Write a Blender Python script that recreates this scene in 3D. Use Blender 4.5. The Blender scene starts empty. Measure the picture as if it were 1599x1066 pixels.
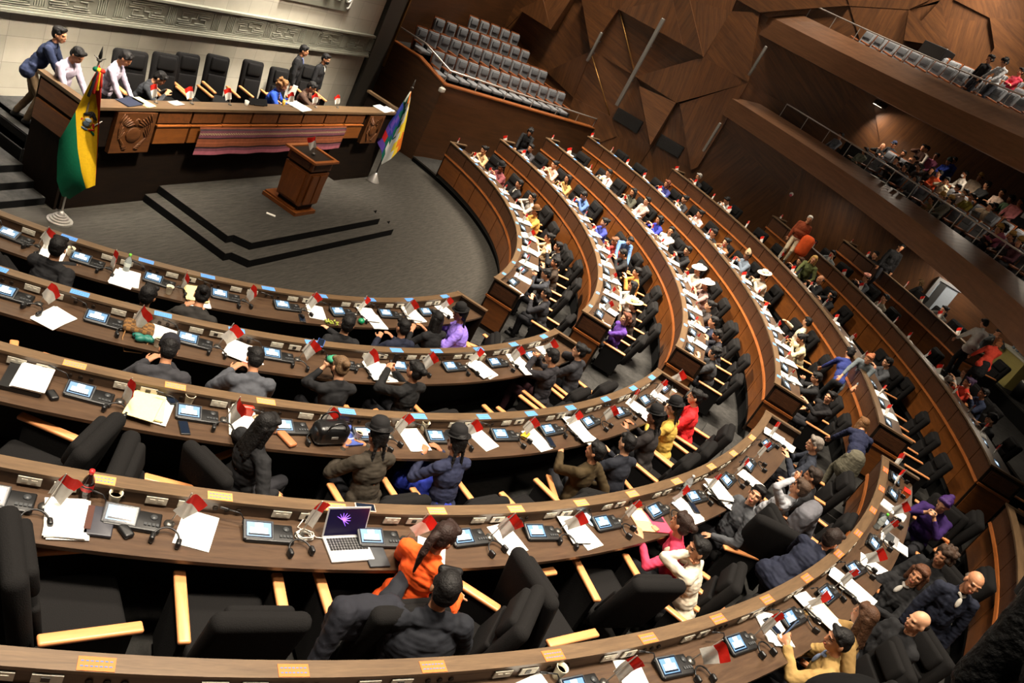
import bpy, math, random
from mathutils import Vector, Matrix, noise
R = random.Random(7)
SC = bpy.context.scene
COL = SC.collection
PI = math.pi
def rad(d): return math.radians(d)
def lin(c):
    return tuple(((x / 255) / 12.92 if x / 255 <= 0.04045 else ((x / 255 + 0.055) / 1.055) ** 2.4) for x in c)

# ------------------------------------------------------------------ camera
W, H, F = 1599, 1066, 1275.8
YAW, PITCH, ROLL = 0.2395, 0.4277, 0.5078
CAM = Vector((-10.7542, -9.6148, 5.5652))
fw = Vector((math.cos(PITCH) * math.cos(YAW), math.cos(PITCH) * math.sin(YAW), -math.sin(PITCH)))
r0 = Vector((math.sin(YAW), -math.cos(YAW), 0)); u0 = r0.cross(fw)
rt = r0 * math.cos(ROLL) + u0 * math.sin(ROLL); up = -r0 * math.sin(ROLL) + u0 * math.cos(ROLL)
cd = bpy.data.cameras.new('camera'); cam = bpy.data.objects.new('camera', cd); COL.objects.link(cam)
cd.sensor_width = 36; cd.lens = 36 * F / W; cd.clip_start = 0.05; cd.clip_end = 100
M = Matrix((rt, up, -fw)).transposed().to_4x4(); M.translation = CAM
cam.matrix_world = M; SC.camera = cam
def ray(u, v): return fw + rt * ((u - W / 2) / F) - up * ((v - H / 2) / F)
def at(u, v, z):
    d = ray(u, v); return CAM + d * ((z - CAM.z) / d.z)
def aty(u, v, y):
    d = ray(u, v); return CAM + d * ((y - CAM.y) / d.y)
def atcyl(u, v, r):
    d = ray(u, v); a = d.x ** 2 + d.y ** 2; b = 2 * (CAM.x * d.x + CAM.y * d.y); c = CAM.x ** 2 + CAM.y ** 2 - r * r
    return CAM + d * ((-b + math.sqrt(max(0, b * b - 4 * a * c))) / (2 * a))

# ------------------------------------------------------------------ mesh helper
class MB:
    def __init__(s): s.v = []; s.f = []; s.m = []; s.sm = []; s.g = []; s.uv = []
    def add(s, vs, fs, mat=0, smooth=False, grain=None, uvs=None):
        b = len(s.v); vs = [Vector(p) for p in vs]; s.v += vs
        if grain is None and uvs is None:
            lo = [min(p[i] for p in vs) for i in range(3)]; hi = [max(p[i] for p in vs) for i in range(3)]
            ex = [hi[i] - lo[i] for i in range(3)]; i = ex.index(max(ex)); grain = Vector([1 if j == i else 0 for j in range(3)])
        for k, f in enumerate(fs):
            s.f.append([b + i for i in f]); s.m.append(mat); s.sm.append(smooth); s.g.append(grain); s.uv.append(uvs[k] if uvs else None)
        return s
    def box(s, c, d, mat=0, rz=0, M=None, grain=None, taper=None):
        x, y, z = d[0] / 2, d[1] / 2, d[2] / 2
        ps = [Vector((sx * x, sy * y, sz * z)) for sz in (-1, 1) for sx, sy in ((-1, -1), (1, -1), (1, 1), (-1, 1))]
        if taper: ps = [Vector((p.x * (taper if p.z > 0 else 1), p.y * (taper if p.z > 0 else 1), p.z)) for p in ps]
        T = M if M is not None else Matrix.Rotation(rz, 4, 'Z')
        if grain is None:
            i = [x, y, z].index(max(x, y, z)); grain = T.to_3x3() @ Vector([1 if j == i else 0 for j in range(3)])
        ps = [T @ p + Vector(c) for p in ps]
        return s.add(ps, [(0, 3, 2, 1), (4, 5, 6, 7), (0, 1, 5, 4), (1, 2, 6, 5), (2, 3, 7, 6), (3, 0, 4, 7)], mat, False, grain)
    def rbox(s, c, d, r=0.02, mat=0, M=None, n=3, smooth=True):
        """box with rounded edges: superellipsoid grid"""
        vs = []; fs = []; nu, nv = 4 * n + 4, 2 * n + 2
        def cr(t):
            c_ = math.cos(t); s_ = math.sin(t); return c_, s_
        hx, hy, hz = d[0] / 2 - r, d[1] / 2 - r, d[2] / 2 - r
        lat = [-PI / 2 + PI / 2 * i / n for i in range(n + 1)] + [PI / 2 * i / n for i in range(n + 1)]
        lon = []
        for q in range(4): lon += [(q * PI / 2 + PI / 2 * i / n, q) for i in range(n + 1)]
        for li, la in enumerate(lat):
            zz = (-hz if li <= n else hz) + r * math.sin(la)
            for a, q in lon:
                sx = 1 if q in (0, 3) else -1; sy = 1 if q in (0, 1) else -1
                vs.append(Vector((sx * hx + r * math.cos(la) * math.cos(a), sy * hy + r * math.cos(la) * math.sin(a), zz)))
        L = len(lon)
        for i in range(len(lat) - 1):
            for j in range(L): fs.append((i * L + j, i * L + (j + 1) % L, (i + 1) * L + (j + 1) % L, (i + 1) * L + j))
        fs.append(tuple(range(L - 1, -1, -1))); fs.append(tuple((len(lat) - 1) * L + j for j in range(L)))
        T = (M or Matrix.Identity(4))
        return s.add([T @ p + Vector(c) for p in vs], fs, mat, smooth)
    def ell(s, c, r, mat=0, M=None, nu=16, nv=10, smooth=True):
        vs = []; fs = []; T = (M.to_3x3() if M is not None else Matrix.Identity(3))
        for i in range(nv + 1):
            la = -PI / 2 + PI * i / nv
            for j in range(nu):
                lo = 2 * PI * j / nu
                vs.append(Vector(c) + T @ Vector((r[0] * math.cos(la) * math.cos(lo), r[1] * math.cos(la) * math.sin(lo), r[2] * math.sin(la))))
        for i in range(nv):
            for j in range(nu): fs.append((i * nu + j, i * nu + (j + 1) % nu, (i + 1) * nu + (j + 1) % nu, (i + 1) * nu + j))
        return s.add(vs, fs, mat, smooth)
    def cap(s, a, b, ra, rb=None, mat=0, n=12, k=4):
        """tapered capsule"""
        rb = ra if rb is None else rb; a = Vector(a); b = Vector(b); d = b - a
        if d.length < 1e-6: return s.ell(a, (ra, ra, ra), mat)
        w = d.normalized(); x = w.orthogonal().normalized(); y = w.cross(x); vs = []; fs = []; rings = []
        for i in range(k + 1): t = -PI / 2 + PI / 2 * i / k; rings.append((a, ra, t))
        for i in range(k + 1): t = PI / 2 * i / k; rings.append((b, rb, t))
        for c, r, t in rings:
            for j in range(n):
                q = 2 * PI * j / n; vs.append(c + w * (r * math.sin(t)) + (x * math.cos(q) + y * math.sin(q)) * max(r * math.cos(t), 1e-5))
        for i in range(len(rings) - 1):
            for j in range(n): fs.append((i * n + j, i * n + (j + 1) % n, (i + 1) * n + (j + 1) % n, (i + 1) * n + j))
        return s.add(vs, fs, mat, True)
    def tube(s, pts, r, mat=0, n=8, closed=False, cap=True):
        pts = [Vector(p) for p in pts]; vs = []; fs = []; N = len(pts); ref = None
        for i, p in enumerate(pts):
            a = pts[i - 1] if (i > 0 or closed) else p; b = pts[(i + 1) % N] if (i < N - 1 or closed) else p
            t = (b - a).normalized()
            if ref is None: ref = t.orthogonal().normalized()
            x = (ref - t * ref.dot(t)); x = x.normalized() if x.length > 1e-6 else t.orthogonal().normalized(); ref = x; y = t.cross(x)
            rr = r[i] if isinstance(r, (list, tuple)) else r
            for j in range(n): q = 2 * PI * j / n; vs.append(p + (x * math.cos(q) + y * math.sin(q)) * rr)
        for i in range(N if closed else N - 1):
            for j in range(n):
                i2 = (i + 1) % N; fs.append((i * n + j, i * n + (j + 1) % n, i2 * n + (j + 1) % n, i2 * n + j))
        if not closed and cap: fs.append(tuple(range(n - 1, -1, -1))); fs.append(tuple((N - 1) * n + j for j in range(n)))
        return s.add(vs, fs, mat, True)
    def lathe(s, prof, c=(0, 0, 0), mat=0, n=24, M=None, smooth=True, caps=True):
        vs = []; fs = []; T = (M.to_3x3() if M is not None else Matrix.Identity(3))
        for r, z in prof:
            for j in range(n): q = 2 * PI * j / n; vs.append(Vector(c) + T @ Vector((r * math.cos(q), r * math.sin(q), z)))
        for i in range(len(prof) - 1):
            for j in range(n): fs.append((i * n + j, i * n + (j + 1) % n, (i + 1) * n + (j + 1) % n, (i + 1) * n + j))
        if caps:
            if prof[0][0] > 1e-4: fs.append(tuple(range(n - 1, -1, -1)))
            if prof[-1][0] > 1e-4: fs.append(tuple((len(prof) - 1) * n + j for j in range(n)))
        return s.add(vs, fs, mat, smooth)
    def prism(s, poly, z0, z1, mat=0, grain=None):
        n = len(poly); vs = [(p[0], p[1], z0) for p in poly] + [(p[0], p[1], z1) for p in poly]
        fs = [tuple(range(n - 1, -1, -1)), tuple(range(n, 2 * n))] + [(i, (i + 1) % n, n + (i + 1) % n, n + i) for i in range(n)]
        return s.add(vs, fs, mat, False, grain)
    def grid(s, fn, nu, nv, mat=0, smooth=True, matfn=None, thick=0):
        vs = [Vector(fn(i / nu, j / nv)) for j in range(nv + 1) for i in range(nu + 1)]; L = nu + 1
        for j in range(nv):
            for i in range(nu):
                pass
        fs = [(j * L + i, j * L + i + 1, (j + 1) * L + i + 1, (j + 1) * L + i) for j in range(nv) for i in range(nu)]
        uv = [[((k % L) / nu, (k // L) / nv) for k in f] for f in fs]
        b = len(s.f); s.add(vs, fs, mat, smooth, None, uv)
        if matfn:
            for q in range(nu * nv): s.m[b + q] = matfn((q % nu + .5) / nu, (q // nu + .5) / nv)
        return s
    def build(s, name, mats, parent=None, loc=None, kind=None, rot=None):
        me = bpy.data.meshes.new(name)
        me.from_pydata([tuple(p) for p in s.v], [], s.f)
        if not isinstance(mats, (list, tuple)): mats = [mats]
        for m in mats: me.materials.append(m)
        me.polygons.foreach_set('material_index', s.m); me.polygons.foreach_set('use_smooth', s.sm)
        ul = me.uv_layers.new(name='UVMap'); data = []
        for k, f in enumerate(s.f):
            if s.uv[k] is not None:
                for q in s.uv[k]: data += [q[0], q[1]]
                continue
            p0, p1, p2 = s.v[f[0]], s.v[f[1]], s.v[f[2]]; nrm = (p1 - p0).cross(p2 - p0)
            if nrm.length < 1e-12: nrm = Vector((0, 0, 1))
            nrm.normalize(); g = s.g[k]; gg = g - nrm * g.dot(nrm)
            if gg.length < .3: gg = nrm.orthogonal()
            gg.normalize(); h = nrm.cross(gg)
            for i in f: data += [s.v[i].dot(gg), s.v[i].dot(h)]
        ul.data.foreach_set('uv', data); me.update()
        return link(name, me, parent, loc, kind, rot)
def link(name, me, parent=None, loc=None, kind=None, rot=None):
    o = bpy.data.objects.new(name, me); COL.objects.link(o)
    if parent: o.parent = parent
    if loc is not None: o.location = loc
    if rot is not None: o.rotation_euler = (0, 0, rot)
    if kind: o['kind'] = kind
    return o
def tag(o, label, cat, group=None, kind=None):
    o['label'] = label; o['category'] = cat
    if group: o['group'] = group
    if kind: o['kind'] = kind
    return o
def thing(name, label, cat, loc=(0, 0, 0), rz=0, group=None):
    o = bpy.data.objects.new(name, None); COL.objects.link(o); o.location = loc; o.rotation_euler = (0, 0, rz)
    o.empty_display_size = .1
    return tag(o, label, cat, group)
def kids(o): return [c for c in KID.get(o.name, [])]
KID = {}
def dup(root, loc, rz, label, group=None, s=None):
    def cp(o, par):
        c = o.copy(); COL.objects.link(c)
        if par: c.parent = par
        for ch in list(o.children): cp(ch, c)
        return c
    r = cp(root, None); r.location = loc; r.rotation_euler = (0, 0, rz)
    if s: r.scale = (s, s, s)
    r['label'] = label
    if group: r['group'] = group
    return r
ORD = 'zeroth first second third fourth fifth sixth seventh eighth ninth tenth eleventh twelfth thirteenth fourteenth fifteenth sixteenth seventeenth eighteenth nineteenth twentieth twenty-first twenty-second twenty-third twenty-fourth twenty-fifth twenty-sixth twenty-seventh twenty-eighth twenty-ninth thirtieth'.split()

# ------------------------------------------------------------------ materials
MATS = {}
def nodes(name):
    m = bpy.data.materials.new(name); m.use_nodes = True; nt = m.node_tree; b = nt.nodes['Principled BSDF']
    return m, nt, b
def plain(name, rgb, rough=.5, metal=0, spec=.5, bump=0, bscale=60, var=0, emit=0, coat=0):
    if name in MATS: return MATS[name]
    m, nt, b = nodes(name); c = lin(rgb) + (1,)
    b.inputs['Roughness'].default_value = rough; b.inputs['Metallic'].default_value = metal; b.inputs['Specular IOR Level'].default_value = spec
    b.inputs['Base Color'].default_value = c
    tc = nt.nodes.new('ShaderNodeTexCoord')
    nz = nt.nodes.new('ShaderNodeTexNoise'); nz.inputs['Scale'].default_value = bscale; nz.inputs['Detail'].default_value = 3
    nt.links.new(tc.outputs['Object'], nz.inputs['Vector'])
    if bump:
        bp = nt.nodes.new('ShaderNodeBump'); bp.inputs['Strength'].default_value = bump; bp.inputs['Distance'].default_value = .01
        nt.links.new(nz.outputs['Fac'], bp.inputs['Height']); nt.links.new(bp.outputs['Normal'], b.inputs['Normal'])
    v = var or .06
    rp = nt.nodes.new('ShaderNodeValToRGB'); rp.color_ramp.elements[0].color = tuple(x * (1 - v) for x in c[:3]) + (1,); rp.color_ramp.elements[1].color = tuple(min(1, x * (1 + v)) for x in c[:3]) + (1,)
    rp.color_ramp.elements[0].position = .3; rp.color_ramp.elements[1].position = .7
    nt.links.new(nz.outputs['Fac'], rp.inputs['Fac']); nt.links.new(rp.outputs['Color'], b.inputs['Base Color'])
    if emit:
        b.inputs['Emission Color'].default_value = c; b.inputs['Emission Strength'].default_value = emit
    if coat: b.inputs['Coat Weight'].default_value = coat
    MATS[name] = m; return m
def wood(name, c1, c2, rough=.4, sx=1.0, sy=9.0, bump=.08, coat=.0, planks=0, strength=1.0, spec=.5):
    if name in MATS: return MATS[name]
    m, nt, b = nodes(name); L = nt.links
    b.inputs['Roughness'].default_value = rough; b.inputs['Specular IOR Level'].default_value = spec; b.inputs['Coat Weight'].default_value = coat; b.inputs['Coat Roughness'].default_value = .2
    tc = nt.nodes.new('ShaderNodeTexCoord'); mp = nt.nodes.new('ShaderNodeMapping'); mp.inputs['Scale'].default_value = (sx, sy, 1)
    L.new(tc.outputs['UV'], mp.inputs['Vector'])
    n1 = nt.nodes.new('ShaderNodeTexNoise'); n1.inputs['Scale'].default_value = 3; n1.inputs['Detail'].default_value = 7; n1.inputs['Distortion'].default_value = .6
    n2 = nt.nodes.new('ShaderNodeTexNoise'); n2.inputs['Scale'].default_value = 14; n2.inputs['Detail'].default_value = 4
    L.new(mp.outputs['Vector'], n1.inputs['Vector']); L.new(mp.outputs['Vector'], n2.inputs['Vector'])
    mx = nt.nodes.new('ShaderNodeMix'); mx.inputs[0].default_value = .35
    L.new(n1.outputs['Fac'], mx.inputs[2]); L.new(n2.outputs['Fac'], mx.inputs[3])
    rp = nt.nodes.new('ShaderNodeValToRGB'); rp.color_ramp.elements[0].position = .33; rp.color_ramp.elements[1].position = .68
    rp.color_ramp.elements[0].color = lin(c1) + (1,); rp.color_ramp.elements[1].color = lin(c2) + (1,)
    L.new(mx.outputs[0], rp.inputs['Fac']); out = rp.outputs['Color']
    if planks:
        br = nt.nodes.new('ShaderNodeTexBrick'); br.inputs['Scale'].default_value = 1; br.inputs['Brick Width'].default_value = 2.2; br.inputs['Row Height'].default_value = planks
        br.inputs['Mortar Size'].default_value = .0016; br.inputs['Color1'].default_value = (.78, .78, .78, 1); br.inputs['Color2'].default_value = (1.12, 1.12, 1.12, 1); br.inputs['Mortar'].default_value = (.55, .55, .55, 1); br.inputs['Bias'].default_value = 0
        L.new(tc.outputs['UV'], br.inputs['Vector'])
        mm = nt.nodes.new('ShaderNodeMix'); mm.data_type = 'RGBA'; mm.blend_type = 'MULTIPLY'; mm.inputs[0].default_value = strength
        L.new(out, mm.inputs[6]); L.new(br.outputs['Color'], mm.inputs[7]); out = mm.outputs[2]
    L.new(out, b.inputs['Base Color'])
    bp = nt.nodes.new('ShaderNodeBump'); bp.inputs['Strength'].default_value = bump; bp.inputs['Distance'].default_value = .004
    L.new(n1.outputs['Fac'], bp.inputs['Height']); L.new(bp.outputs['Normal'], b.inputs['Normal'])
    MATS[name] = m; return m
def fabric(rgb, rough=.85):
    return plain('fabric_%d_%d_%d' % tuple(rgb), rgb, rough, 0, .25, .5, 14, .12)
def skin(rgb): return plain('skin_%d_%d_%d' % tuple(rgb), rgb, .5, 0, .35, .06, 90, .06)
def hairm(rgb): return plain('hair_%d_%d_%d' % tuple(rgb), rgb, .62, 0, .25, .7, 70, .25)
WD = wood('desk_top_wood', (58, 42, 31), (84, 64, 47), .33, 1, 10, .05, .15)
WL = wood('ledge_wood', (78, 60, 42), (106, 84, 60), .38, 1, 10, .05, .15)
WP = wood('panel_wood', (94, 51, 18), (126, 73, 28), .42, 1, 6, .05, .1)
WPD = wood('carved_panel_wood', (56, 30, 13), (86, 50, 23), .5, 4, 16, .6, .0)
WR = wood('rail_wood', (128, 70, 30), (160, 94, 46), .32, 1, 8, .05, .2)
WK = wood('dark_base_wood', (26, 19, 14), (40, 29, 20), .6, 1, 6, .05, spec=.2)
WKP = wood('presidium_base_wood', (16, 11, 8), (28, 19, 12), .75, 1, 6, .03, spec=.08)
WCV = wood('carved_crest_wood', (66, 37, 15), (92, 54, 24), .55, 1, 6, .1, spec=.3)
WA = wood('arm_beech', (200, 128, 76), (222, 152, 98), .38, 1, 12, .04, .15)
WW = wood('wall_walnut', (68, 40, 19), (102, 64, 32), .42, .5, 6, .06, .1, .11)
WWD = wood('wall_walnut_dark', (64, 39, 19), (88, 54, 28), .45, .5, 5, .06, .05, .2, .6)
WB = wood('balcony_walnut', (78, 52, 34), (104, 72, 50), .34, .5, 6, .04, .25)
WLEC = wood('lectern_wood', (100, 52, 18), (132, 74, 30), .38, 1, 7, .05, .2)
BLK = plain('black_groove', (10, 9, 8), .7)
BLF = plain('black_chair_fabric', (23, 22, 22), .95, 0, .12, .35, 160, .15)
BLP = plain('black_plastic', (16, 16, 17), .4, 0, .5)
GRP = plain('grey_plastic', (58, 60, 62), .45)
WHP = plain('white_plastic', (214, 210, 200), .45)
PAPER = plain('white_paper', (238, 236, 230), .8, 0, .2, 0, 30, .02)
CREAM = plain('cream_paper', (226, 208, 152), .8, 0, .2)
STEEL = plain('brushed_steel', (196, 192, 186), .35, .75)
CHROME = plain('dark_metal', (96, 94, 90), .35, .8)
BRASS = plain('brass_strip', (150, 112, 58), .35, .7)
REDC = plain('flag_red', (206, 36, 24), .75, 0, .2, .15, 40)
WHC = plain('flag_white', (226, 222, 214), .8, 0, .2, .15, 40)
BLUEST = plain('blue_sticker', (88, 146, 222), .55)
ORST = plain('orange_sticker', (216, 106, 40), .6)
PEST = plain('pale_orange_sticker', (204, 136, 74), .55)
SEATG = plain('grey_seat_fabric', (118, 120, 124), .9, 0, .2, .3, 90, .1)
SEATD = plain('grey_seat_headrest', (104, 107, 112), .9, 0, .2, .3, 90, .1)
SEATW = wood('seat_shell_wood', (112, 60, 30), (142, 82, 46), .4)
def carpet(name, a, b_, sx=2, sy=14):
    m, nt, b = nodes(name); L = nt.links; b.inputs['Roughness'].default_value = .95; b.inputs['Specular IOR Level'].default_value = .15
    tc = nt.nodes.new('ShaderNodeTexCoord'); mp = nt.nodes.new('ShaderNodeMapping'); mp.inputs['Scale'].default_value = (sx, sy, 8)
    L.new(tc.outputs['Object'], mp.inputs['Vector'])
    n = nt.nodes.new('ShaderNodeTexNoise'); n.inputs['Scale'].default_value = 2.2; n.inputs['Detail'].default_value = 8; n.inputs['Roughness'].default_value = .7
    L.new(mp.outputs['Vector'], n.inputs['Vector'])
    rp = nt.nodes.new('ShaderNodeValToRGB'); rp.color_ramp.elements[0].position = .34; rp.color_ramp.elements[1].position = .66
    rp.color_ramp.elements[0].color = lin(a) + (1,); rp.color_ramp.elements[1].color = lin(b_) + (1,)
    L.new(n.outputs['Fac'], rp.inputs['Fac']); L.new(rp.outputs['Color'], b.inputs['Base Color'])
    n2 = nt.nodes.new('ShaderNodeTexNoise'); n2.inputs['Scale'].default_value = 220; L.new(tc.outputs['Object'], n2.inputs['Vector'])
    bp = nt.nodes.new('ShaderNodeBump'); bp.inputs['Strength'].default_value = .4; bp.inputs['Distance'].default_value = .004
    L.new(n2.outputs['Fac'], bp.inputs['Height']); L.new(bp.outputs['Normal'], b.inputs['Normal'])
    MATS[name] = m; return m
CARP = carpet('grey_carpet', (44, 42, 39), (64, 61, 56))
CARD = carpet('dark_carpet', (38, 37, 36), (56, 55, 53), 6, 6)
CARB = plain('black_riser_carpet', (18, 18, 18), .95, 0, .1, .3, 200)
def stone(name, c1, c2):
    m, nt, b = nodes(name); L = nt.links; b.inputs['Roughness'].default_value = .6
    tc = nt.nodes.new('ShaderNodeTexCoord')
    br = nt.nodes.new('ShaderNodeTexBrick'); br.offset = 0; br.inputs['Scale'].default_value = 1; br.inputs['Brick Width'].default_value = .52; br.inputs['Row Height'].default_value = .36; br.inputs['Mortar Size'].default_value = .003
    br.inputs['Color1'].default_value = lin(c1) + (1,); br.inputs['Color2'].default_value = lin(c2) + (1,); br.inputs['Mortar'].default_value = lin(tuple(x * .8 for x in c1)) + (1,)
    L.new(tc.outputs['UV'], br.inputs['Vector'])
    n = nt.nodes.new('ShaderNodeTexNoise'); n.inputs['Scale'].default_value = 6; n.inputs['Detail'].default_value = 8; L.new(tc.outputs['UV'], n.inputs['Vector'])
    rp = nt.nodes.new('ShaderNodeValToRGB'); rp.color_ramp.elements[0].color = (.86, .86, .84, 1); rp.color_ramp.elements[1].color = (1.06, 1.05, 1.03, 1); L.new(n.outputs['Fac'], rp.inputs['Fac'])
    mm = nt.nodes.new('ShaderNodeMix'); mm.data_type = 'RGBA'; mm.blend_type = 'MULTIPLY'; mm.inputs[0].default_value = 1
    L.new(br.outputs['Color'], mm.inputs[6]); L.new(rp.outputs['Color'], mm.inputs[7]); L.new(mm.outputs[2], b.inputs['Base Color'])
    MATS[name] = m; return m
STONE = stone('pale_stone', (168, 163, 150), (184, 178, 164))
PANELM = plain('frieze_grey', (112, 111, 99), .55)
PLASM = plain('frieze_relief_grey', (128, 127, 114), .5)
PILAS = plain('pilaster_dark_grey', (66, 62, 55), .6)
def tint(rgb, rough=.6): return plain('tint_%d_%d_%d' % tuple(rgb), rgb, rough)
# ------------------------------------------------------------------ hall layout
def zt(k): return .9765 + .3166 * (k - 1)          # ledge top of desk row k
def zf(k): return zt(k) - .86                       # floor of row k
def rk(k): return 6.1223 + 1.4487 * (k - 1)         # ledge radius of desk row k
XE = 11.6                                           # east wall
def pol(r, a, z=0): return Vector((r * math.cos(rad(a)), r * math.sin(rad(a)), z))
def aisle_end(r, side):                             # angle where a block is cut along the centre aisle
    x = 0
    for _ in range(6):
        y = -math.sqrt(r * r - x * x); x = -.02 + .0767 * (-y - 6.1) + side * .61
    return math.degrees(math.atan2(y, x))
FARW = {1: -20.5, 2: -20.5, 3: -20.7, 4: -20.8, 5: -29.9, 6: -40.6, 7: -44.6}
def span(k, blk):
    if blk == 'n': return (lambda r: aisle_end(r, -1)), (lambda r: -153.0 if k < 6 else -128.0)
    if k == 7: return (lambda r: -63.8), (lambda r: FARW[7])
    return (lambda r: aisle_end(r, 1)), (lambda r: FARW[k])
def sweep(mb, prof, k, blk, t0=0., t1=1., n=48, mat=0, caps=True, smooth=True, r0=None):
    """closed profile of (u, v): u outward from the ledge radius, v up from the ledge top"""
    A0, A1 = span(k, blk); R0 = rk(k) if r0 is None else r0; Z = zt(k); L = len(prof); vs = []
    cum = [0]
    for i in range(L): q = prof[(i + 1) % L]; cum.append(cum[-1] + math.hypot(q[0] - prof[i][0], q[1] - prof[i][1]))
    for i in range(n + 1):
        t = t0 + (t1 - t0) * i / n
        for u, v in prof:
            r = R0 + u; a = A0(r) + (A1(r) - A0(r)) * t; vs.append(pol(r, a, Z + v))
    fs = []; uv = []; sgn = 1 if blk == 'n' else -1
    arc = rad(abs(A1(R0) - A0(R0))) * R0
    for i in range(n):
        s0 = (t0 + (t1 - t0) * i / n) * arc; s1 = (t0 + (t1 - t0) * (i + 1) / n) * arc
        for j in range(L):
            j2 = (j + 1) % L; f = (i * L + j, (i + 1) * L + j, (i + 1) * L + j2, i * L + j2); q = [(s0, cum[j]), (s1, cum[j]), (s1, cum[j + 1]), (s0, cum[j + 1])]
            if sgn < 0: f = f[::-1]; q = q[::-1]
            fs.append(f); uv.append(q)
    if caps:
        for b, fl in ((0, 0), (n * L, 1)):
            f = tuple(b + j for j in range(L)); q = [(p[0], p[1]) for p in prof]
            if fl ^ (sgn < 0): f = f[::-1]; q = q[::-1]
            fs.append(f); uv.append(q)
    mb.add(vs, fs, mat, False, None, uv)
    return mb
def rect(u0, u1, v0, v1): return [(u0, v0), (u1, v0), (u1, v1), (u0, v1)]
# --- floors
mb = MB(); mb.add([(-13, .6, 0), (-13, -16, 0), (13, -16, 0), (13, .6, 0)], [(0, 1, 2, 3)], 0, False, Vector((1, 0, 0)))
o = mb.build('floor', CARP, kind='structure')
for k in range(1, 9):
    mb = MB(); ri = rk(k) + .1; ro = rk(k + 1) + .12; n = 96; a0, a1 = -12., -168.
    z1 = zf(k); zb = 0 if k == 1 else zf(k - 1) - .02
    if k >= 2: zb = zf(k - 1) - .05
    if k == 8: ro = 17.5
    def ring(r, z): return [pol(r, a0 + (a1 - a0) * i / n, z) for i in range(n + 1)]
    va = ring(ri, zb); vb = ring(ri, z1); vc = ring(ro, z1); N = n + 1
    mb.add(va + vb, [(i, N + i, N + i + 1, i + 1)[::-1] for i in range(n)], 1, True, Vector((0, 0, 1)))
    mb.add(vb + vc, [(i, N + i, N + i + 1, i + 1)[::-1] for i in range(n)], 0, False, Vector((1, 0, 0)))
    # nosing strip along the step edge
    va = ring(ri - .012, z1 - .03); vb = ring(ri - .012, z1 + .004); vc = ring(ri + .02, z1 + .004)
    mb.add(va + vb + vc, [(i, N + i, N + i + 1, i + 1)[::-1] for i in range(n)] + [(N + i, 2 * N + i, 2 * N + i + 1, N + i + 1)[::-1] for i in range(n)], 2, False)
    mb.build('floor_tier_%d' % k, [CARD, CARB, CHROME], kind='structure')
    # half steps in the centre aisle
    mb = MB()
    for s in range(2 if k > 1 else 0):
        zz = zf(k - 1) + (zf(k) - zf(k - 1)) * (s + 1) / 3; rr0 = ri - .5 + .25 * s
        c = -.02 + .0767 * (rr0 - 6.1)
        mb.box((c, -math.sqrt(max(0, (rr0 + .3) ** 2 - c * c)) + .05 + .0, (zz + zf(k - 1)) / 2 - .01), (1.16, .55 - .25 * s + .1, zz - zf(k - 1) + .02), 0)
    if mb.v: mb.build('floor_aisle_step_%d' % k, [CARD], kind='structure')

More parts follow.
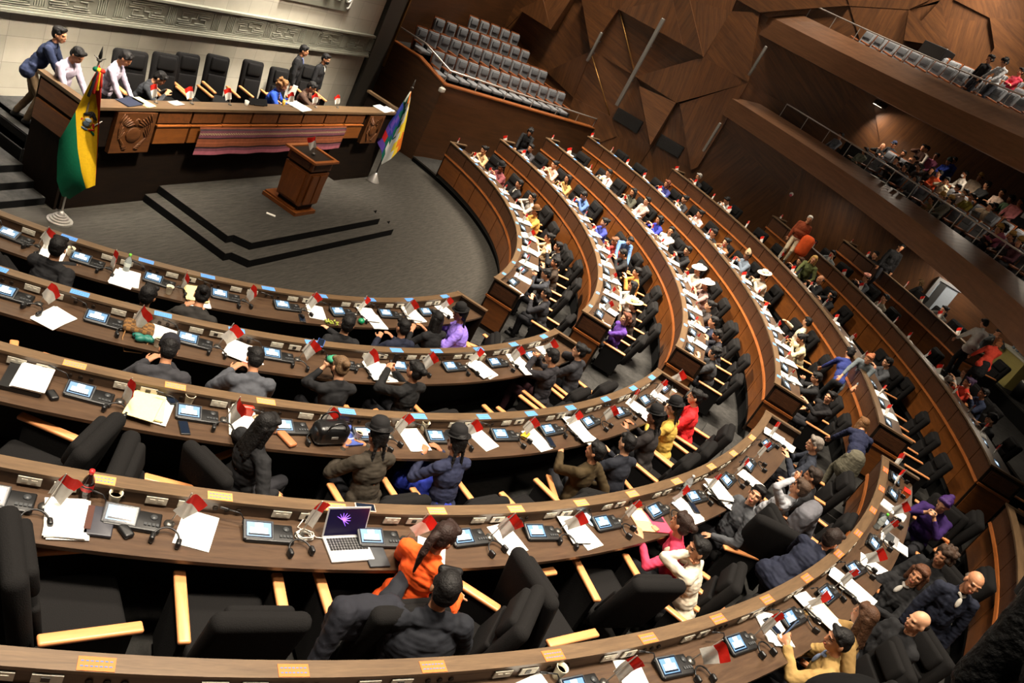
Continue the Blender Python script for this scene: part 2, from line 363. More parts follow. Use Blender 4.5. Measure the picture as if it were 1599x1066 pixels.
# --- curved desks
KN = {1: 'front', 2: 'second', 3: 'third', 4: 'fourth', 5: 'fifth', 6: 'sixth', 7: 'back'}
def blkname(b): return 'left' if b == 'n' else 'right'
def panels(mb, u, v0, v1, k, blk, width, mat, gap=.02, th=.02):
    A0, A1 = span(k, blk); arc = rad(abs(A1(rk(k)) - A0(rk(k)))) * rk(k); n = max(1, round(arc / width)); g = gap / arc / 2
    for i in range(n): sweep(mb, rect(u, u + th, v0, v1), k, blk, i / n + g, (i + 1) / n - g, max(2, int(60 / n)), mat)
DESK = {}
def desk(k, blk):
    t = thing('curved_desk', 'curved wooden desk with panelled front, %s row of the %s seating block' % (KN[k], blkname(blk)), 'desk', group='curved desk rows')
    DESK[(k, blk)] = t; N = 64
    sweep(MB(), rect(0, .096, -.022, 0), k, blk, n=N).build('ledge', WL, t)
    sweep(MB(), rect(.075, .09, -.115, -.022), k, blk, n=N).build('riser', WD, t)
    sweep(MB(), rect(.06, .49, -.14, -.112), k, blk, n=N).build('desktop', WD, t)
    sweep(MB(), rect(.05, .075, -.86, -.03), k, blk, n=N).build('backing', BLK, t)
    mb = MB(); panels(mb, .022, -.295, -.045, k, blk, .66, 0); mb.build('upper_panel', WPD, t)
    sweep(MB(), [(.0, -.336), (.05, -.336), (.05, -.302), (.012, -.302)], k, blk, n=N).build('rail', WR, t)
    mb = MB(); panels(mb, .03, -.78, -.345, k, blk, .66, 0); mb.build('lower_panel', WP, t)
    sweep(MB(), rect(.06, .09, -.86, -.785), k, blk, n=N).build('plinth', WK, t)
    # end panel on the aisle and on the wall side
    A0, A1 = span(k, blk)
    for side, Af in ((0, A0), (1, A1)):
        if blk == 'n' and side == 1: continue
        a, b = pol(rk(k) + .0, Af(rk(k))), pol(rk(k) + .5, Af(rk(k) + .5)); d = (b - a); Ln = d.length; d.normalize()
        nrm = Vector((-d.y, d.x, 0)); out = nrm if nrm.dot(pol(rk(k), Af(rk(k)) + (6 if (blk == 'n') == (side == 0) else -6)) - a) > 0 else -nrm
        if blk == 'n': out = nrm if nrm.x > 0 else -nrm
        if blk == 'f' and side == 0: out = nrm if nrm.x < 0 else -nrm
        if blk == 'f' and side == 1: out = nrm if nrm.y > 0 else -nrm
        Mx = Matrix((d, out, Vector((0, 0, 1)))).transposed().to_4x4(); Mx.translation = a + Vector((0, 0, zt(k)))
        def bx(mb, x0, x1, y0, y1, z0, z1, mat=0):
            ps = [Mx @ Vector((x, y, z)) for z in (z0, z1) for x, y in ((x0, y0), (x1, y0), (x1, y1), (x0, y1))]
            g = Mx.to_3x3() @ Vector((1, 0, 0))
            mb.add(ps, [(0, 3, 2, 1), (4, 5, 6, 7), (0, 1, 5, 4), (1, 2, 6, 5), (2, 3, 7, 6), (3, 0, 4, 7)], mat, False, g)
        e = bx; mb = MB(); e(mb, 0.02, Ln, -.02, .0, -.86, -.02); ep = mb.build('end_panel', WK, t)
        mb = MB(); e(mb, -.005, Ln + .01, -.04, .018, -.022, .002); mb.build('end_rim', WL, ep)
        mb = MB(); e(mb, .06, Ln - .04, 0, .012, -.27, -.07); e(mb, .085, Ln - .065, .012, .018, -.25, -.09); mb.build('upper_inset', WPD, ep)
        mb = MB(); e(mb, .03, Ln - .01, 0, .03, -.335, -.302); mb.build('end_rail', WR, ep)
        mb = MB(); e(mb, .05, Ln - .03, 0, .014, -.78, -.345); mb.build('lower_inset', WP, ep)
    return t
for k in range(1, 7): desk(k, 'n')
for k in range(1, 8): desk(k, 'f')
# ------------------------------------------------------------------ north wall, frieze, pilaster
YN = .1
mb = MB(); mb.box((-.9, YN + .15, 4.5), (11.6, .3, 9), 0, grain=Vector((1, 0, 0))); mb.build('wall_north', STONE, kind='structure')
mb = MB(); mb.add([(4.98, YN - .06, 0), (6.15, .36, 0), (6.15, .36, 9), (4.98, YN - .06, 9), (4.98, .6, 0), (6.15, .6, 0), (6.15, .6, 9), (4.98, .6, 9)], [(0, 1, 2, 3), (4, 7, 6, 5), (0, 3, 7, 4), (1, 5, 6, 2)], 0)
mb.build('trim_pilaster', PILAS, kind='structure')
MB().box((6.14, .33, 5), (.05, .05, 7.0), 0).build('trim_gold_strip', BRASS, kind='structure')
mb = MB(); y = YN
mb.box((-.9, y - .02, 2.02), (11.6, .04, .40), 0); mb.box((-.9, y - .045, 1.80), (11.6, .09, .035), 1); mb.box((-.9, y - .035, 1.835), (11.6, .07, .03), 1); mb.box((-.9, y - .04, 2.235), (11.6, .08, .035), 1)
def bar(x0, x1, z0, z1): mb.box(((x0 + x1) / 2, y - .048, (z0 + z1) / 2), (x1 - x0, .012, z1 - z0), 1)
for p0 in (-6.1, -3.85, -1.66, .57, 2.85):
    L0 = 2.1; x0 = p0; x1 = p0 + L0; zb, zt_ = 1.885, 2.185
    for q in range(5):
        for X in (x0 + .02 + q * .036, x1 - .035 - q * .036, x0 + L0 / 2 - .08 + q * .036): bar(X, X + .014, zb + .02, zt_ - .02)
    for hs, X0, X1 in ((1, x0 + .24, x0 + L0 / 2 - .13), (-1, x0 + L0 / 2 + .13, x1 - .26)):
        w = X1 - X0; zz = lambda f: zb + (zt_ - zb) * (f if hs > 0 else 1 - f); T = .013
        def hb(a, b, f): z_ = zz(f); bar(X0 + a * w, X0 + b * w, z_ - T / 2, z_ + T / 2)
        def vb(a, f, g): z0_, z1_ = sorted((zz(f), zz(g))); bar(X0 + a * w - T / 2, X0 + a * w + T / 2, z0_, z1_)
        hb(0, 1, .96); hb(0, 1, .04); hb(.0, .42, .75); hb(.58, 1, .25); vb(.42, .75, .5); vb(.58, .25, .5); hb(.42, .58, .5)
        hb(.06, .94, .85); hb(.06, .94, .14); hb(.0, .36, .64); hb(.64, 1, .36); hb(.12, .3, .5); hb(.7, .88, .5); vb(.12, .5, .25); hb(.12, .45, .25); vb(.88, .5, .75); hb(.55, .88, .75)
    bar(x0, x1, 1.862, 1.875); bar(x0, x1, 2.195, 2.207)
mb.build('trim_frieze', [PANELM, PLASM], kind='structure')
# grey plaque with raised letters, cut by the top of the picture
t = thing('wall_plaque', 'grey metal plaque with raised letters high on the pale stone wall', 'plaque', (2.7, YN, 2.62))
MB().box((0, -.02, .35), (2.0, .04, .7), 0).build('plate', PANELM, t)
mb = MB()
def arc(cx, cz, r, a0, a1, n=10): return [(cx + r * math.cos(rad(a0 + (a1 - a0) * i / n)), -.05, cz + r * math.sin(rad(a0 + (a1 - a0) * i / n))) for i in range(n + 1)]
mb.tube([(.1, -.05, .5)] + arc(.2, .27, .1, 180, 360) + [(.3, -.05, .5)], .022)
mb.tube(arc(.53, .29, .1, 0, 360), .022); mb.tube([(.63, -.05, .42), (.63, -.05, .18)], .022)
mb.tube(arc(.86, .29, .1, 0, 360), .022); mb.tube([(.96, -.05, .42), (.96, -.05, .1), (.9, -.05, .06)], .022)
mb.build('lettering', WHP, t)

# ------------------------------------------------------------------ presidium platform and stairs
ZP = .6
mb = MB(); mb.box((.1, -.8, ZP / 2), (7.0, 1.8, ZP), 0); mb.build('floor_presidium', CARD, kind='structure')
mb = MB()
for i, (y0,) in enumerate(((-1.62,), (-1.38,), (-1.14,))):
    z = .1 * (i + 1); mb.box((-5.6, (y0 + .1) / 2, z / 2), (4.1, .1 - y0, z), 0); mb.box((-5.6, y0 - .004, z / 2), (4.1, .008, z - .004), 1)
for i, (px, py) in enumerate(((25, 226), (25, 197), (30, 173))):
    z = .4 + .1 * i; q = at(px, py, z); xx = q.x; mb.box(((xx - 3.38) / 2, -.42, z / 2), (-3.38 - xx if xx < -3.4 else .1, 1.04, z), 0)
    mb.box((min(xx, -3.42) - .004, -.42, z / 2), (.008, 1.04, z - .004), 1)
mb.build('floor_stairs', [CARD, CARB], kind='structure')
# lectern dais: two stepped slabs with notched corners
def dais(w, yf, z0, z1, name, ybk=-1.78):
    d = .2; yf2 = yf + d
    poly = [(-w, ybk), (-w, yf2), (-w + d * .55, yf2), (-w + d, yf), (w - d, yf), (w - d * .55, yf2), (w, yf2), (w, ybk)]
    poly = [(-w, ybk), (-w, yf + .2), (-w + .1, yf + .11), (-w + .23, yf), (w - .23, yf), (w - .1, yf + .11), (w, yf + .2), (w, ybk)]
    poly = [(-w, ybk), (-w, yf + .24), (-w + .12, yf + .24), (-w + .23, yf), (w - .23, yf), (w - .12, yf + .24), (w, yf + .24), (w, ybk)]
    mb = MB(); mb.prism(poly[::-1], z0, z1, 0, Vector((1, 0, 0)))
    n = len(poly); q = [(p[0] * 1.001, p[1] - .003 if p[1] < -2 else p[1]) for p in poly]
    for i in range(n - 1):
        a, b = q[i], q[i + 1]; mb.add([(a[0], a[1], z0), (b[0], b[1], z0), (b[0], b[1], z1 - .006), (a[0], a[1], z1 - .006)], [(0, 1, 2, 3)], 1)
    return mb.build(name, [CARP, CARB], kind='structure')
dais(2.117, -3.593, 0, .119, 'floor_dais_lower'); dais(1.898, -3.374, .119, .238, 'floor_dais_upper')

# ------------------------------------------------------------------ presidium desk
t = thing('presidium_desk', 'long dark wooden presidium desk with carved panels before the pale stone wall', 'desk', (0, -1.6, 0))
Y0 = -.25
def pb(mb, x0, x1, y0, y1, z0, z1, mat=0, grain=None): mb.box(((x0 + x1) / 2, (y0 + y1) / 2, (z0 + z1) / 2), (x1 - x0, y1 - y0, z1 - z0), mat, grain=grain)
mb = MB(); pb(mb, -3.45, 3.6, -.16, -.06, 0, .95); pb(mb, -3.45, 3.6, -.22, -.12, .92, 1.45); mb.build('front_body', WKP, t)
mb = MB(); pb(mb, -3.52, 3.68, -.275, -.05, 1.452, 1.492); mb.build('ledge', WL, t)
mb = MB(); pb(mb, -3.45, 3.6, -.12, .24, 1.3, 1.335); mb.build('desktop', WD, t)
mb = MB(); mb2 = MB(); mb3 = MB()
xs = [-2.37 + (2.52 + 2.37) / 8 * i for i in range(9)]
for i in range(8):
    pb(mb, xs[i] + .02, xs[i + 1] - .02, -.255, -.22, 1.27, 1.435); pb(mb2, xs[i] + .02, xs[i + 1] - .02, -.27, -.22, .97, 1.225)
    pb(mb3, xs[i] + .01, xs[i + 1] - .01, -.285, -.22, 1.228, 1.245)
mb.build('upper_panel', wood('chevron_wood', (76, 42, 18), (112, 64, 28), .45, 5, 5, .1), t); mb2.build('lower_panel', WP, t); mb3.build('rail', WR, t)
for x0, x1 in ((-3.04, -2.41), (2.62, 3.14)):
    p = MB(); pb(p, x0, x1, -.285, -.22, .86, 1.43); cp = p.build('carved_panel', WCV, t); cx = (x0 + x1) / 2; w = (x1 - x0); m = MB()
    def ce(u, v, ru, rv, a=0): m.ell((cx + u * w, -.287, 1.145 + v * .57), (ru * w, .016, rv * .57), 0, Matrix.Rotation(rad(a), 4, 'Y'), 10, 6)
    ce(0, -.05, .2, .2); ce(0, .02, .12, .09); ce(0, -.13, .11, .07)
    for s in (-1, 1):
        for q in range(6): ce(s * (.12 + .05 * q), .2 + .035 * q, .11, .028, s * (20 + 9 * q))
        for q in range(5): ce(s * (.3 + .02 * q), -.06 + .06 * q, .12, .02, s * (55 + 6 * q))
        for q in range(6): ce(s * (.30 - .03 * q), -.16 - .045 * q, .07, .03, -s * (50 - 12 * q))
    ce(0, .26, .06, .1); ce(.05, .33, .07, .03, 20); m.build('carved_crest', WCV, cp)
for x, sd in ((-3.5, -1), (3.64, 1)):
    m = MB(); pb(m, x - .03, x + .03, -.3, .52, .9, 1.5); f = m.build('side_panel', WKP, t)
    m = MB(); pb(m, x - .05, x + .05, -.32, .56, 1.5, 1.545); m.build('side_rim', WL, f)
    m = MB(); pb(m, x + sd * .03, x + sd * .045, -.24, .48, 1.27, 1.47); pb(m, x + sd * .03, x + sd * .06, -.24, .48, .96, 1.22); m.build('side_inset', WP, f)
    m = MB(); pb(m, x - .02, x + .02, -.15, .52, 0, .92); m.build('side_plinth', WKP, f)
# woven runner hung on the front
mb = MB(); bands = [(1.235, 1.205, 0), (1.205, 1.185, 1), (1.185, 1.15, 2), (1.15, 1.118, 3), (1.118, 1.075, 2), (1.075, 1.055, 1), (1.055, 1.0, 4), (1.0, .985, 0), (.985, .93, 4), (.93, .905, 1), (.905, .86, 2), (.86, .8, 5)]
def clothm(name, c1, c2, sc):
    m, nt, b = nodes(name); b.inputs['Roughness'].default_value = .9; tc = nt.nodes.new('ShaderNodeTexCoord'); ck = nt.nodes.new('ShaderNodeTexChecker'); mp = nt.nodes.new('ShaderNodeMapping'); mp.inputs['Scale'].default_value = sc
    ck.inputs['Scale'].default_value = 1; ck.inputs['Color1'].default_value = lin(c1) + (1,); ck.inputs['Color2'].default_value = lin(c2) + (1,)
    nt.links.new(tc.outputs['Object'], mp.inputs['Vector']); nt.links.new(mp.outputs['Vector'], ck.inputs['Vector']); nt.links.new(ck.outputs['Color'], b.inputs['Base Color']); return m
cm = [fabric((150, 84, 56)), fabric((36, 22, 24)), fabric((108, 62, 72)), clothm('woven_pattern', (168, 140, 104), (92, 66, 60), (40, 40, 70)), fabric((124, 68, 42)), fabric((150, 84, 96))]
for z1, z0, mi in bands:
    def fn(u, v): x = -1.6 + 3.55 * u; z = z0 + (z1 - z0) * v; return (x, -1.905 - .012 * math.sin(x * 9) * (1.24 - z) / .44 - .02 * (z < 1.2), z - .012 * math.sin(u * PI))
    mb.grid(fn, 48, 1, mi)
tag(mb.build('woven_runner', cm), 'striped woven textile runner hung along the front of the presidium desk', 'textile')

# ------------------------------------------------------------------ lectern
ZD = .238
t = thing('lectern', 'wooden lectern with framed open top standing on the carpeted dais', 'lectern', (0.05, -2.6, ZD))
MB().box((-.02, .0, .03), (.52, .7, .06), 0).box((-.02, .04, .075), (.46, .6, .03), 0).build('base', WLEC, t)
mb = MB(); mb.box((.0, -.08, .12), (.38, .4, .07), 0); mb.build('plinth', WK, t)
mb = MB(); mb.box((.0, -.08, .45), (.46, .46, .58), 0, taper=1.08); mb.build('body', WLEC, t)
mb = MB(); mb.box((-.1, -.345, .46), (.16, .02, .5), 0); mb.box((.1, -.345, .46), (.16, .02, .5), 0)
for s in (-1, 1): mb.box((s * .258, -.08, .46), (.02, .36, .5), 0)
mb.build('body_panel', WLEC, t)
mb = MB(); mb.box((0, -.08, .765), (.44, .44, .05), 0); mb.box((0, -.08, .925), (.46, .46, .03), 0); mb.build('groove_band', WK, t)
mb = MB(); mb.box((0, -.08, .85), (.5, .5, .13), 0); mb.build('upper_body', WLEC, t)
mb = MB(); mb.box((0, -.33, .85), (.4, .012, .1), 0); mb.box((-.255, -.08, .85), (.012, .4, .1), 0); mb.box((.255, -.08, .85), (.012, .4, .1), 0); mb.build('upper_inset', WPD, t)
mb = MB()
for x, y, a, b in ((0, -.36, .62, .06), (0, .2, .62, .06), (-.28, -.08, .06, .5), (.28, -.08, .06, .5)): mb.box((x, y, .955), (a, b, .035), 0)
mb.build('top_frame', WR, t); MB().box((0, -.08, .943), (.5, .5, .01), 0).build('reading_board', WK, t)
tag(MB().box((0, 0, .002), (.06, .14, .006), 0, .6).build('floor_label', WHP, loc=at(423, 335, ZD)), 'small pale strip lying on the dais beside the lectern base', 'strip')

# ------------------------------------------------------------------ the two standing flags
def lerp(a, b, t): return a + (b - a) * t
def poly_at(pl, t):
    x = t * (len(pl) - 1); i = min(int(x), len(pl) - 2); f = x - i; return lerp(pl[i][0], pl[i + 1][0], f), lerp(pl[i][1], pl[i + 1][1], f)
def flag_base(t, cone):
    if not cone: MB().lathe([(.15, 0), (.15, .02), (.12, .025), (.12, .045), (.095, .05), (.095, .07), (.07, .075), (.07, .095), (.045, .1), (.03, .13), (.012, .15)], n=28, smooth=False).build('base', STEEL, t)
    else: MB().lathe([(.13, 0), (.125, .02), (.08, .09), (.035, .18), (.015, .2)], n=28).build('base', STEEL, t)
b1 = at(93, 345, 0); e1 = Vector((-(b1.y - CAM.y), b1.x - CAM.x, 0)).normalized(); n1 = Vector((CAM.x - b1.x, CAM.y - b1.y, 0)).normalized()
t = thing('flagpole_flag', 'red, yellow and green national flag on a tall pole by the stairs', 'flag', b1)
flag_base(t, 0); MB().cap((0, 0, .12), (0, 0, 2.13), .011).build('pole', STEEL, t)
mb = MB(); mb.ell((0, 0, 2.15), (.03, .03, .02), 0); mb.lathe([(.001, .0), (.022, .04), (.016, .09), (.001, .17)], (0, 0, 2.15), 1, 8)
for s in (-1, 1): mb.cap((0, 0, 2.15), e1 * (.06 * s) + Vector((0, 0, 2.19)), .008, .004)
mb.build('finial', [CHROME, plain('dark_spear', (40, 40, 40), .4, .6)], t)
lines = [[(-.01, 2.12), (-.06, 2.04), (-.09, 1.85), (-.13, 1.6), (-.17, 1.36)], [(.03, 1.93), (-.03, 1.8), (-.11, 1.55), (-.2, 1.1), (-.28, .62)], [(.11, 1.49), (.075, 1.33), (.0, 1.05), (-.1, .78), (-.19, .57)], [(.205, 1.09), (.185, .85), (.13, .55), (.04, .36), (-.05, .33)]]
def fl1(u, v):
    q = v * 3; i = min(int(q), 2); f = q - i; a = poly_at(lines[i], u); b = poly_at(lines[i + 1], u)
    x, z = lerp(a[0], b[0], f), lerp(a[1], b[1], f)
    return e1 * x + n1 * (.05 + .035 * math.sin(v * 9 + u * 2) + .02 * math.sin(u * 8 + v * 3)) + Vector((0, 0, z))
GREENF = plain('flag_green', (4, 96, 66), .75, 0, .25, .15, 40); YELF = plain('flag_yellow', (222, 178, 22), .75, 0, .25, .15, 40); REDF = plain('flag_deep_red', (172, 38, 26), .75, 0, .25, .15, 40)
cloth = MB().grid(fl1, 24, 36, 0, True, lambda u, v: 0 if v < 1 / 3 else (1 if v < 2 / 3 else 2)).build('cloth', [REDF, YELF, GREENF], t)
mb = MB(); EC = fl1(.42, .5); EM = Matrix((e1, n1, Vector((0, 0, 1)))).transposed().to_4x4() @ Matrix.Rotation(rad(-14), 4, 'Y'); SX = .8
def em(x, z, rx, rz, mat, a=0, off=0): mb.ell(EC + EM.to_3x3() @ Vector((-x * SX, .012 + off, z)), (rx * SX, .006, rz), mat, EM @ Matrix.Rotation(rad(a), 4, 'Y'), 10, 6)
em(0, 0, .075, .085, 5); em(0, 0, .06, .072, 1, 0, .004); em(0, -.02, .05, .04, 4, 0, .008); em(.0, .03, .05, .03, 3, 0, .009)
for s in (-1, 1):
    em(s * .05, .1, .06, .018, 0, s * -35, .004); em(s * .03, .125, .045, .014, 0, s * -50, .004)
    for q, m in ((0, 2), (1, 1), (2, 6)): em(s * (.1 + .012 * q), -.02 - .03 * q, .02, .05, m, s * (20 + 14 * q), .002)
    em(s * .1, -.06, .05, .012, 2, s * 30, .006); em(s * .13, .05, .01, .06, 7, s * -25)
em(0, .1, .014, .035, 0, 0, .006); em(0, -.085, .06, .016, 4, 0, .006)
mb.build('crest', [plain('crest_black', (24, 24, 26), .7), YELF, REDF, plain('crest_sky', (150, 170, 190), .7), plain('crest_slate', (78, 92, 104), .7), plain('crest_gold', (176, 128, 30), .6), GREENF, WHC], cloth)
mb = MB()
for s, m in ((-1, 0), (0, 1), (1, 2)): mb.ell(e1 * (-.02 + .035 * s) + n1 * .07 + Vector((0, 0, 2.06)), (.035, .03, .03), m)
for q, (m, x) in enumerate(((3, .02), (0, -.02), (1, -.05), (0, -.075))): mb.cap(e1 * (x * .4 - .02) + n1 * .09 + Vector((0, 0, 2.04)), e1 * x + n1 * .09 + Vector((0, 0, 1.74 + .05 * q)), .016, .02, m, 6, 2)
mb.build('ribbon_bow', [REDF, YELF, GREENF, plain('ribbon_black', (18, 20, 22), .8)], t)
b2 = at(582, 283, 0); e2 = Vector((-(b2.y - CAM.y), b2.x - CAM.x, 0)).normalized(); n2 = Vector((CAM.x - b2.x, CAM.y - b2.y, 0)).normalized()
t = thing('flagpole_flag', 'rainbow coloured chequered flag on a tall pole right of the presidium desk', 'flag', b2)
flag_base(t, 1); MB().cap((0, 0, .18), (0, 0, 2.05), .013, None, 0).build('pole', plain('dark_pole', (44, 40, 38), .4, .5), t)
MB().ell((0, 0, 2.06), (.03, .03, .025)).lathe([(.001, 0), (.02, .03), (.015, .1), (.001, .17)], (0, 0, 2.07), 0, 8).build('finial', CHROME, t)
wl = [[(.02, 1.98), (.1, 1.5), (.235, .82)], [(.0, 1.96), (.03, 1.4), (.07, .68)], [(-.02, 1.95), (-.04, 1.3), (-.03, .41)], [(-.04, 1.9), (-.1, 1.5), (-.16, .62)], [(-.05, 1.85), (-.14, 1.45), (-.25, .86)]]
def fl2(u, v):
    q = u * 4; i = min(int(q), 3); f = q - i; a = poly_at(wl[i], v); b = poly_at(wl[i + 1], v)
    return e2 * lerp(a[0], b[0], f) + n2 * (.05 + .03 * math.sin(u * 11)) + Vector((0, 0, lerp(a[1], b[1], f)))
WC = [plain('wip_' + n, c, .75, 0, .25) for n, c in (('purple', (104, 74, 176)), ('blue', (52, 66, 158)), ('green', (22, 102, 84)), ('white', (226, 226, 218)), ('yellow', (238, 206, 60)), ('orange', (236, 126, 40)), ('red', (206, 38, 44)))]
def wcol(u, v):
    j = int(v * 9); i = int(u * 6.999 + (.5 if j % 2 else -.3)); i = max(0, min(6, i))
    if j == 7 and u < .2: return 6
    if j == 8 and u < .3: return 0
    seq = [0, 1, 2, 3, 3, 4, 5]
    if v < .25: seq = [2, 2, 2, 3, 3, 3, 4]
    elif v < .45: seq = [1, 1, 2, 2, 3, 3, 4]
    elif v < .7: seq = [1, 0, 1, 2, 3, 4, 4]
    return seq[i]
MB().grid(fl2, 28, 36, 0, True, wcol).build('cloth', WC, t)
mb = MB()
for m, x in ((3, .03), (2, .0), (5, -.03)): mb.cap(n2 * .08 + Vector((0, 0, 1.99)), e2 * x + n2 * .09 + Vector((0, 0, 1.78)), .016, .018, m, 6, 2)
mb.build('ribbon', WC, t)

# ------------------------------------------------------------------ side gallery (north-east)
K0 = Vector((6.15, -1.26, 0)); tv = pol(1, -20.5); nv = Vector((-tv.y, tv.x, 0)); ZPAR = 1.87
def GP(s, o, z): return K0 + tv * s + nv * o + Vector((0, 0, z))
mb = MB(); mb.add([GP(0, 0, 0), GP(6.2, 0, 0), GP(6.2, 0, ZPAR), GP(0, 0, ZPAR), GP(0, .12, 0), GP(6.2, .12, 0), GP(6.2, .12, ZPAR), GP(0, .12, ZPAR)], [(0, 1, 2, 3), (4, 7, 6, 5), (3, 2, 6, 7), (0, 3, 7, 4)], 0, False, tv)
mb.add([(6.15, -1.26, 0), (6.15, .36, 0), (6.15, .36, 2.1), (6.15, -.4, 2.1), (6.15, -1.26, ZPAR), (6.27, -1.26, 0), (6.27, .36, 0), (6.27, .36, 2.1), (6.27, -.4, 2.1), (6.27, -1.26, ZPAR)], [(0, 4, 3, 2, 1), (5, 6, 7, 8, 9), (4, 9, 8, 3), (3, 8, 7, 2)], 0, False, Vector((0, 1, 0)))
mb.build('wall_gallery_parapet', WWD, kind='structure')
mb = MB(); mb.add([GP(-.02, -.03, ZPAR), GP(5.75, -.03, ZPAR), GP(5.75, .15, ZPAR), GP(-.02, .15, ZPAR), GP(-.02, -.03, ZPAR + .03), GP(5.75, -.03, ZPAR + .03), GP(5.75, .15, ZPAR + .03), GP(-.02, .15, ZPAR + .03)], [(0, 1, 5, 4), (4, 5, 6, 7), (1, 2, 6, 5)], 0, False, tv)
for a, b in (((6.12, -1.27, ZPAR), (6.12, -.4, 2.1)), ((6.12, -.4, 2.1), (6.12, .34, 2.1))):
    a = Vector(a); b = Vector(b); o_ = [Vector((.18, 0, 0)), Vector((0, 0, .03))]
    mb.add([a, b, b + o_[0], a + o_[0], a + o_[1], b + o_[1], b + o_[0] + o_[1], a + o_[0] + o_[1]], [(0, 1, 5, 4), (4, 5, 6, 7)], 0, False, (b - a).normalized())
mb.build('trim_parapet_cap', WR, kind='structure')
mb = MB()
for j, (o0, z) in enumerate(((.12, 1.62), (.76, 1.87), (1.36, 2.09), (1.96, 2.31))):
    sl = (.1 - .35 * o0) / .937; mb.add([GP(sl, o0, z - .5), GP(5.7, o0, z - .5), GP(5.7, o0, z), GP(sl, o0, z), GP((.1 - .35 * 2.0) / .937, 2.0, z), GP(3.4, 2.0, z)], [(0, 1, 2, 3), (3, 2, 5, 4)], 0, False, tv)
mb.build('floor_gallery', CARD, kind='structure')
MB().box((8.9, .55, 4.6), (5.6, .2, 9.2), 0, grain=Vector((1, 0, 0))).build('wall_gallery_back', WWD, kind='structure')
t = thing('handrail', 'pale steel handrail running along the side gallery parapet', 'handrail', GP(0, .05, ZPAR))
pts = [Vector((6.2, .32, 2.44)), Vector((6.2, -.41, 2.43)), Vector((6.2, -1.22, 2.2)), GP(4.9, .05, 2.14), GP(5.75, .05, 2.13)]
MB().tube([p - t.location for p in pts], .021).build('rail', STEEL, t)
for i, (s, o, zz) in enumerate([(.0, .05, 2.2)] + [(s, .05, 2.2 - .01 * s) for s in (1, 2, 3, 4, 4.9, 5.7)]):
    MB().cap(GP(s, o, ZPAR + .02) - t.location, GP(s, o, zz) - t.location, .009).build('post', STEEL, t)
t = thing('security_camera', 'small white security camera on the side gallery parapet corner', 'camera', (6.15, -1.24, ZPAR - .1))
MB().box((0, 0, .03), (.06, .06, .05), 0).build('bracket', WHP, t); MB().rbox((-.08, -.05, .0), (.16, .1, .1), .02).build('camera_body', WHP, t)
# theatre seat
def theatre_seat(name, label, s, folded=False):
    t = thing(name, label, 'seat', group='grey theatre seats'); e = lambda v: [x * s for x in v]
    m = MB(); m.rbox(e((0, -.26, .66)), e((.385, .09, .62)), .03 * s, 0, Matrix.Rotation(rad(10), 4, 'X')); b = m.build('backrest', SEATG, t)
    m = MB(); m.rbox(e((0, -.225, .84)), e((.3, .05, .18)), .02 * s, 0, Matrix.Rotation(rad(10), 4, 'X')); m.build('headrest', SEATD, b)
    m = MB(); m.box(e((0, -.315, .66)), e((.41, .03, .68)), 0, M=Matrix.Rotation(rad(10), 4, 'X')); m.build('back_shell', SEATW, b)
    m = MB(); m.rbox(e((0, -.0, .42)), e((.385, .42, .11)), .03 * s, 0); m.build('seat', SEATG, t)
    for sx in (-1, 1): m = MB(); m.rbox(e((sx * .212, -.02, .6)), e((.042, .4, .05)), .015 * s, 0); m.box(e((sx * .212, -.16, .3)), e((.03, .1, .6)), 1); m.build('armrest', [SEATW, BLP], t)
    return t
PT = theatre_seat('theatre_seat', '', .78); first = True
rz_g = math.atan2(tv.y, tv.x) + PI     # seats face out over the hall (towards -nv)
rowsA = [('front', .47, .13, 13, .377, 1.62), ('second', 1.08, -.06, 13, .364, 1.87), ('third', 1.66, .82, 9, .394, 2.09), ('top', 2.27, 2.38, 5, .403, 2.31)]
for nm, o, s0, n, ds, z in rowsA:
    for i in range(n):
        lab = 'grey padded theatre seat, %s from the stone wall, %s row of the side gallery' % (ORD[i + 1], nm)
        loc = GP(s0 + i * ds, o, z)
        if first: PT.location = loc; PT.rotation_euler.z = rz_g; PT['label'] = lab; PT['group'] = 'side gallery seats'; first = False
        else: dup(PT, loc, rz_g, lab, 'side gallery seats')
